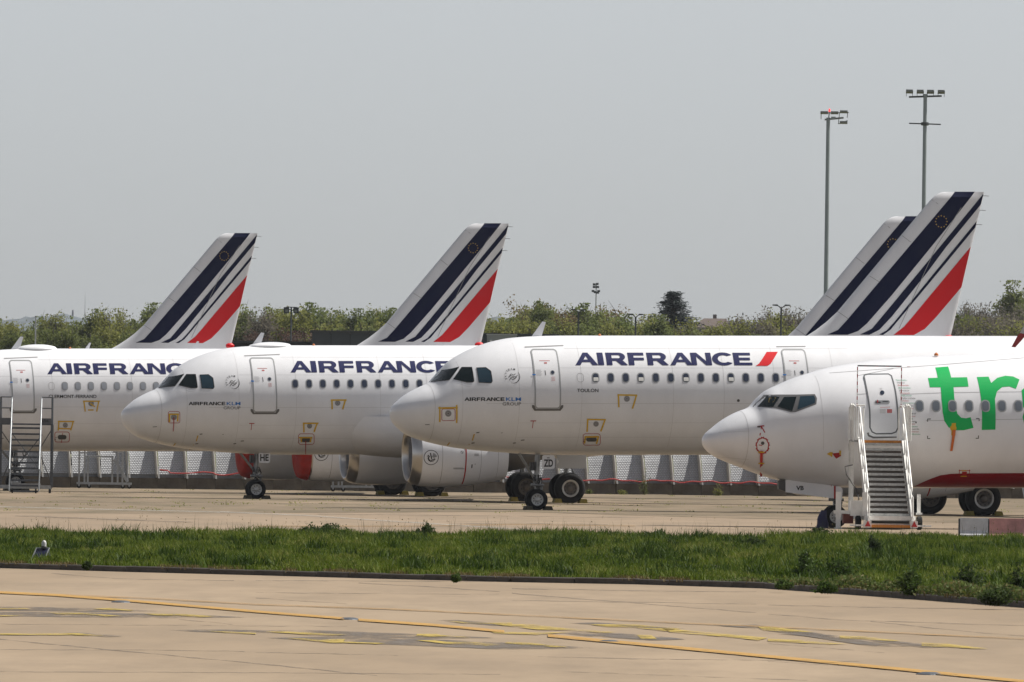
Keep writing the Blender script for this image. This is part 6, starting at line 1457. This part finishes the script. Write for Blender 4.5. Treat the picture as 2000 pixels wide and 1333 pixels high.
px = nrs.uniform(-250, 2300, 130); t = nrs.uniform(.93, 1.0, 130); Bv = verge(px, t)
for q in Bv:
    h = rnd.uniform(.3, .62)
    for k in range(4): C.append((q[0] + rnd.gauss(0, .012), q[1], h + rnd.gauss(0, .04)))
tag(leaf_mesh('seed_heads', C, .022, DR), 'small seed heads above the far grass edge', 'grass', kind='stuff')
DG2 = leaf_mat('weed_fresh_leaves', [(.025, .05, .010), (.055, .095, .018), (.10, .145, .035)], trans=.35)
def weed(px, py, w_px, h_px, m, label, grp='leafy weeds in the grass verge', z=.08, n=1500, base=None):
    P = base if base is not None else gp(px, py, z); s = FPX / P.y; W, H = w_px / s / 2, h_px / s; Cc = []
    st = MB()
    for i in range(22):
        t = rnd.uniform(0, 6.28); r = rnd.uniform(.1, 1.1); tip = (W * r * math.cos(t), W * r * math.sin(t), H * rnd.uniform(.35, 1.15) * (1.1 - .5 * r))
        st.tube([(0, 0, 0), (tip[0] * .5, tip[1] * .5, tip[2] * .6), tip], [.008, .006, .003], 4)
        for k in range(n // 22):
            u = rnd.uniform(.1, 1.05); Cc.append((tip[0] * u + rnd.gauss(0, W * .16), tip[1] * u + rnd.gauss(0, W * .16), max(.01, tip[2] * u ** .8 + rnd.gauss(0, H * .08))))
    rt = thing('weed_plant', label, 'weed', loc=P, group=grp)
    obj('stem', st, MATS['bark'], rt, fix=False); leaf_mesh('foliage', Cc, .036, m, parent=rt, elong=2.0)
for px, py, wq_, hq, m, lab in ((1706, 1082, 34, 34, WD, 'dark round weed alone in the middle of the verge at right'), (1572, 1132, 60, 46, DG2, 'bright leafy weed clump left of the pair near the kerb at right'), (1648, 1136, 84, 48, DG2, 'wide leafy weed clump right of the pair near the kerb at right'), (1888, 1160, 74, 54, WD, 'dark bushy weed near the kerb below the barrier blocks'), (1990, 1170, 50, 60, WD, 'dark bushy weed at the kerb by the right edge'), (1778, 1162, 56, 48, DG2, 'leafy weed at the kerb left of the dark bushy weed'), (1945, 1182, 66, 38, WD, 'low grey-green weed right at the kerb, far right'),
        (1312, 1075, 34, 18, WD, 'low greyish weed in the verge right of centre'), (1470, 1068, 44, 18, WD, 'low dark weed in the verge below the pointed nose'), (1280, 1054, 40, 18, WD, 'low weed at the far grass edge right of centre'), (640, 1048, 90, 28, WD, 'tall grey-green weed clump at the far grass edge left of centre'), (592, 1050, 50, 20, WD, 'lower weed clump left of the tall grey-green one'), (832, 1050, 36, 26, WD, 'slim grey-green weed at the far grass edge near mid-picture'),
        (170, 1112, 16, 14, WD, 'small dark weed on the kerb right of the solar lamp'), (890, 1136, 18, 14, DG2, 'small weed growing through the kerb near mid-picture'), (1530, 1150, 36, 16, DG2, 'low bright weed on the kerb at right'), (1610, 1158, 50, 18, DG2, 'spreading low weed over the kerb at right'), (1600, 1050, 60, 18, WD, 'weeds at the grass edge ahead of the white stairs')):
    weed(px, py, wq_, hq, m, lab)
for px, w_, h_, m, lab in ((358, 22, 11, OL, 'small weed at the fence base left of the HE nose wheel'), (410, 13, 9, YG, 'bright small weed at the fence base near the red cable'), (566, 14, 16, OL, 'small weed at the fence base right of the HE nose wheel'), (1259, 30, 48, OL, 'tall bushy weed growing up the fence under the ZD airliner'), (1152, 16, 10, OL, 'small weed at the fence base by the pale-rimmed wheel'), (1215, 22, 12, YG, 'yellowish weed at the fence base left of the tall one'), (1405, 30, 22, YG, 'spreading yellowish weed at the fence base by the pointed nose'), (150, 26, 8, YG, 'low yellowish weed at the fence base beside the silver steps')):
    weed(px, 0, w_, h_, m, lab, 'weeds along the blast fence', base=gnd(px, FY - .55), n=280)
C = []
for i in range(190):
    q = gp(rnd.uniform(-50, 2050), rnd.uniform(958, 1003) + 0, 0)
    if q.y > 606 or q.y < 400: continue
    for k in range(10): C.append((q.x + rnd.gauss(0, .14), q.y + rnd.gauss(0, .6), abs(rnd.gauss(0, .02)) + .01))
tag(leaf_mesh('apron_weeds', C, .04, YG), 'scattered tiny weeds in the joints of the old apron', 'weeds', kind='stuff')

C = []
for i in range(9000):
    px = 1400 + 720 * rnd.random() ** .7; k = min(1, (px - 1380) / 350); hh = (.06 + .26 * k) * (.45 + .55 * abs(math.sin(px * .031) * math.sin(px * .0117 + 1))); q = kf(px)
    C.append((q.x + rnd.gauss(0, .05), q.y + .1 + rnd.expovariate(.9) - rnd.random() * .25 * k, .07 + hh * rnd.random() ** .7))
tag(leaf_mesh('kerb_weeds', C, .045, leaf_mat('kerb_weed_leaves', [(.03, .05, .012), (.06, .095, .02), (.10, .135, .035), (.15, .12, .05)], trans=.35), elong=1.9), 'low weeds spreading over the kerb at right', 'weeds', kind='stuff')
# ------------------------------------------------------------------ air
hz_ = MB().box((0, 4400, 39), (10600, 9800, 82)); ho = obj('haze', hz_, mat('haze_placeholder', (1, 1, 1)))
hm = bpy.data.materials.new('haze_air'); hm.use_nodes = True; n, l = hm.node_tree.nodes, hm.node_tree.links
n.remove(n['Principled BSDF']); pv = n.new('ShaderNodeVolumePrincipled'); pv.inputs['Color'].default_value = (.80, .86, .95, 1); pv.inputs['Density'].default_value = .000028; pv.inputs['Anisotropy'].default_value = .2
l.new(pv.outputs[0], n['Material Output'].inputs['Volume']); ho.data.materials[0] = hm; bpy.data.materials.remove(MATS['haze_placeholder'])
tag(ho, 'thin pale haze over the whole airfield', 'haze', kind='stuff')
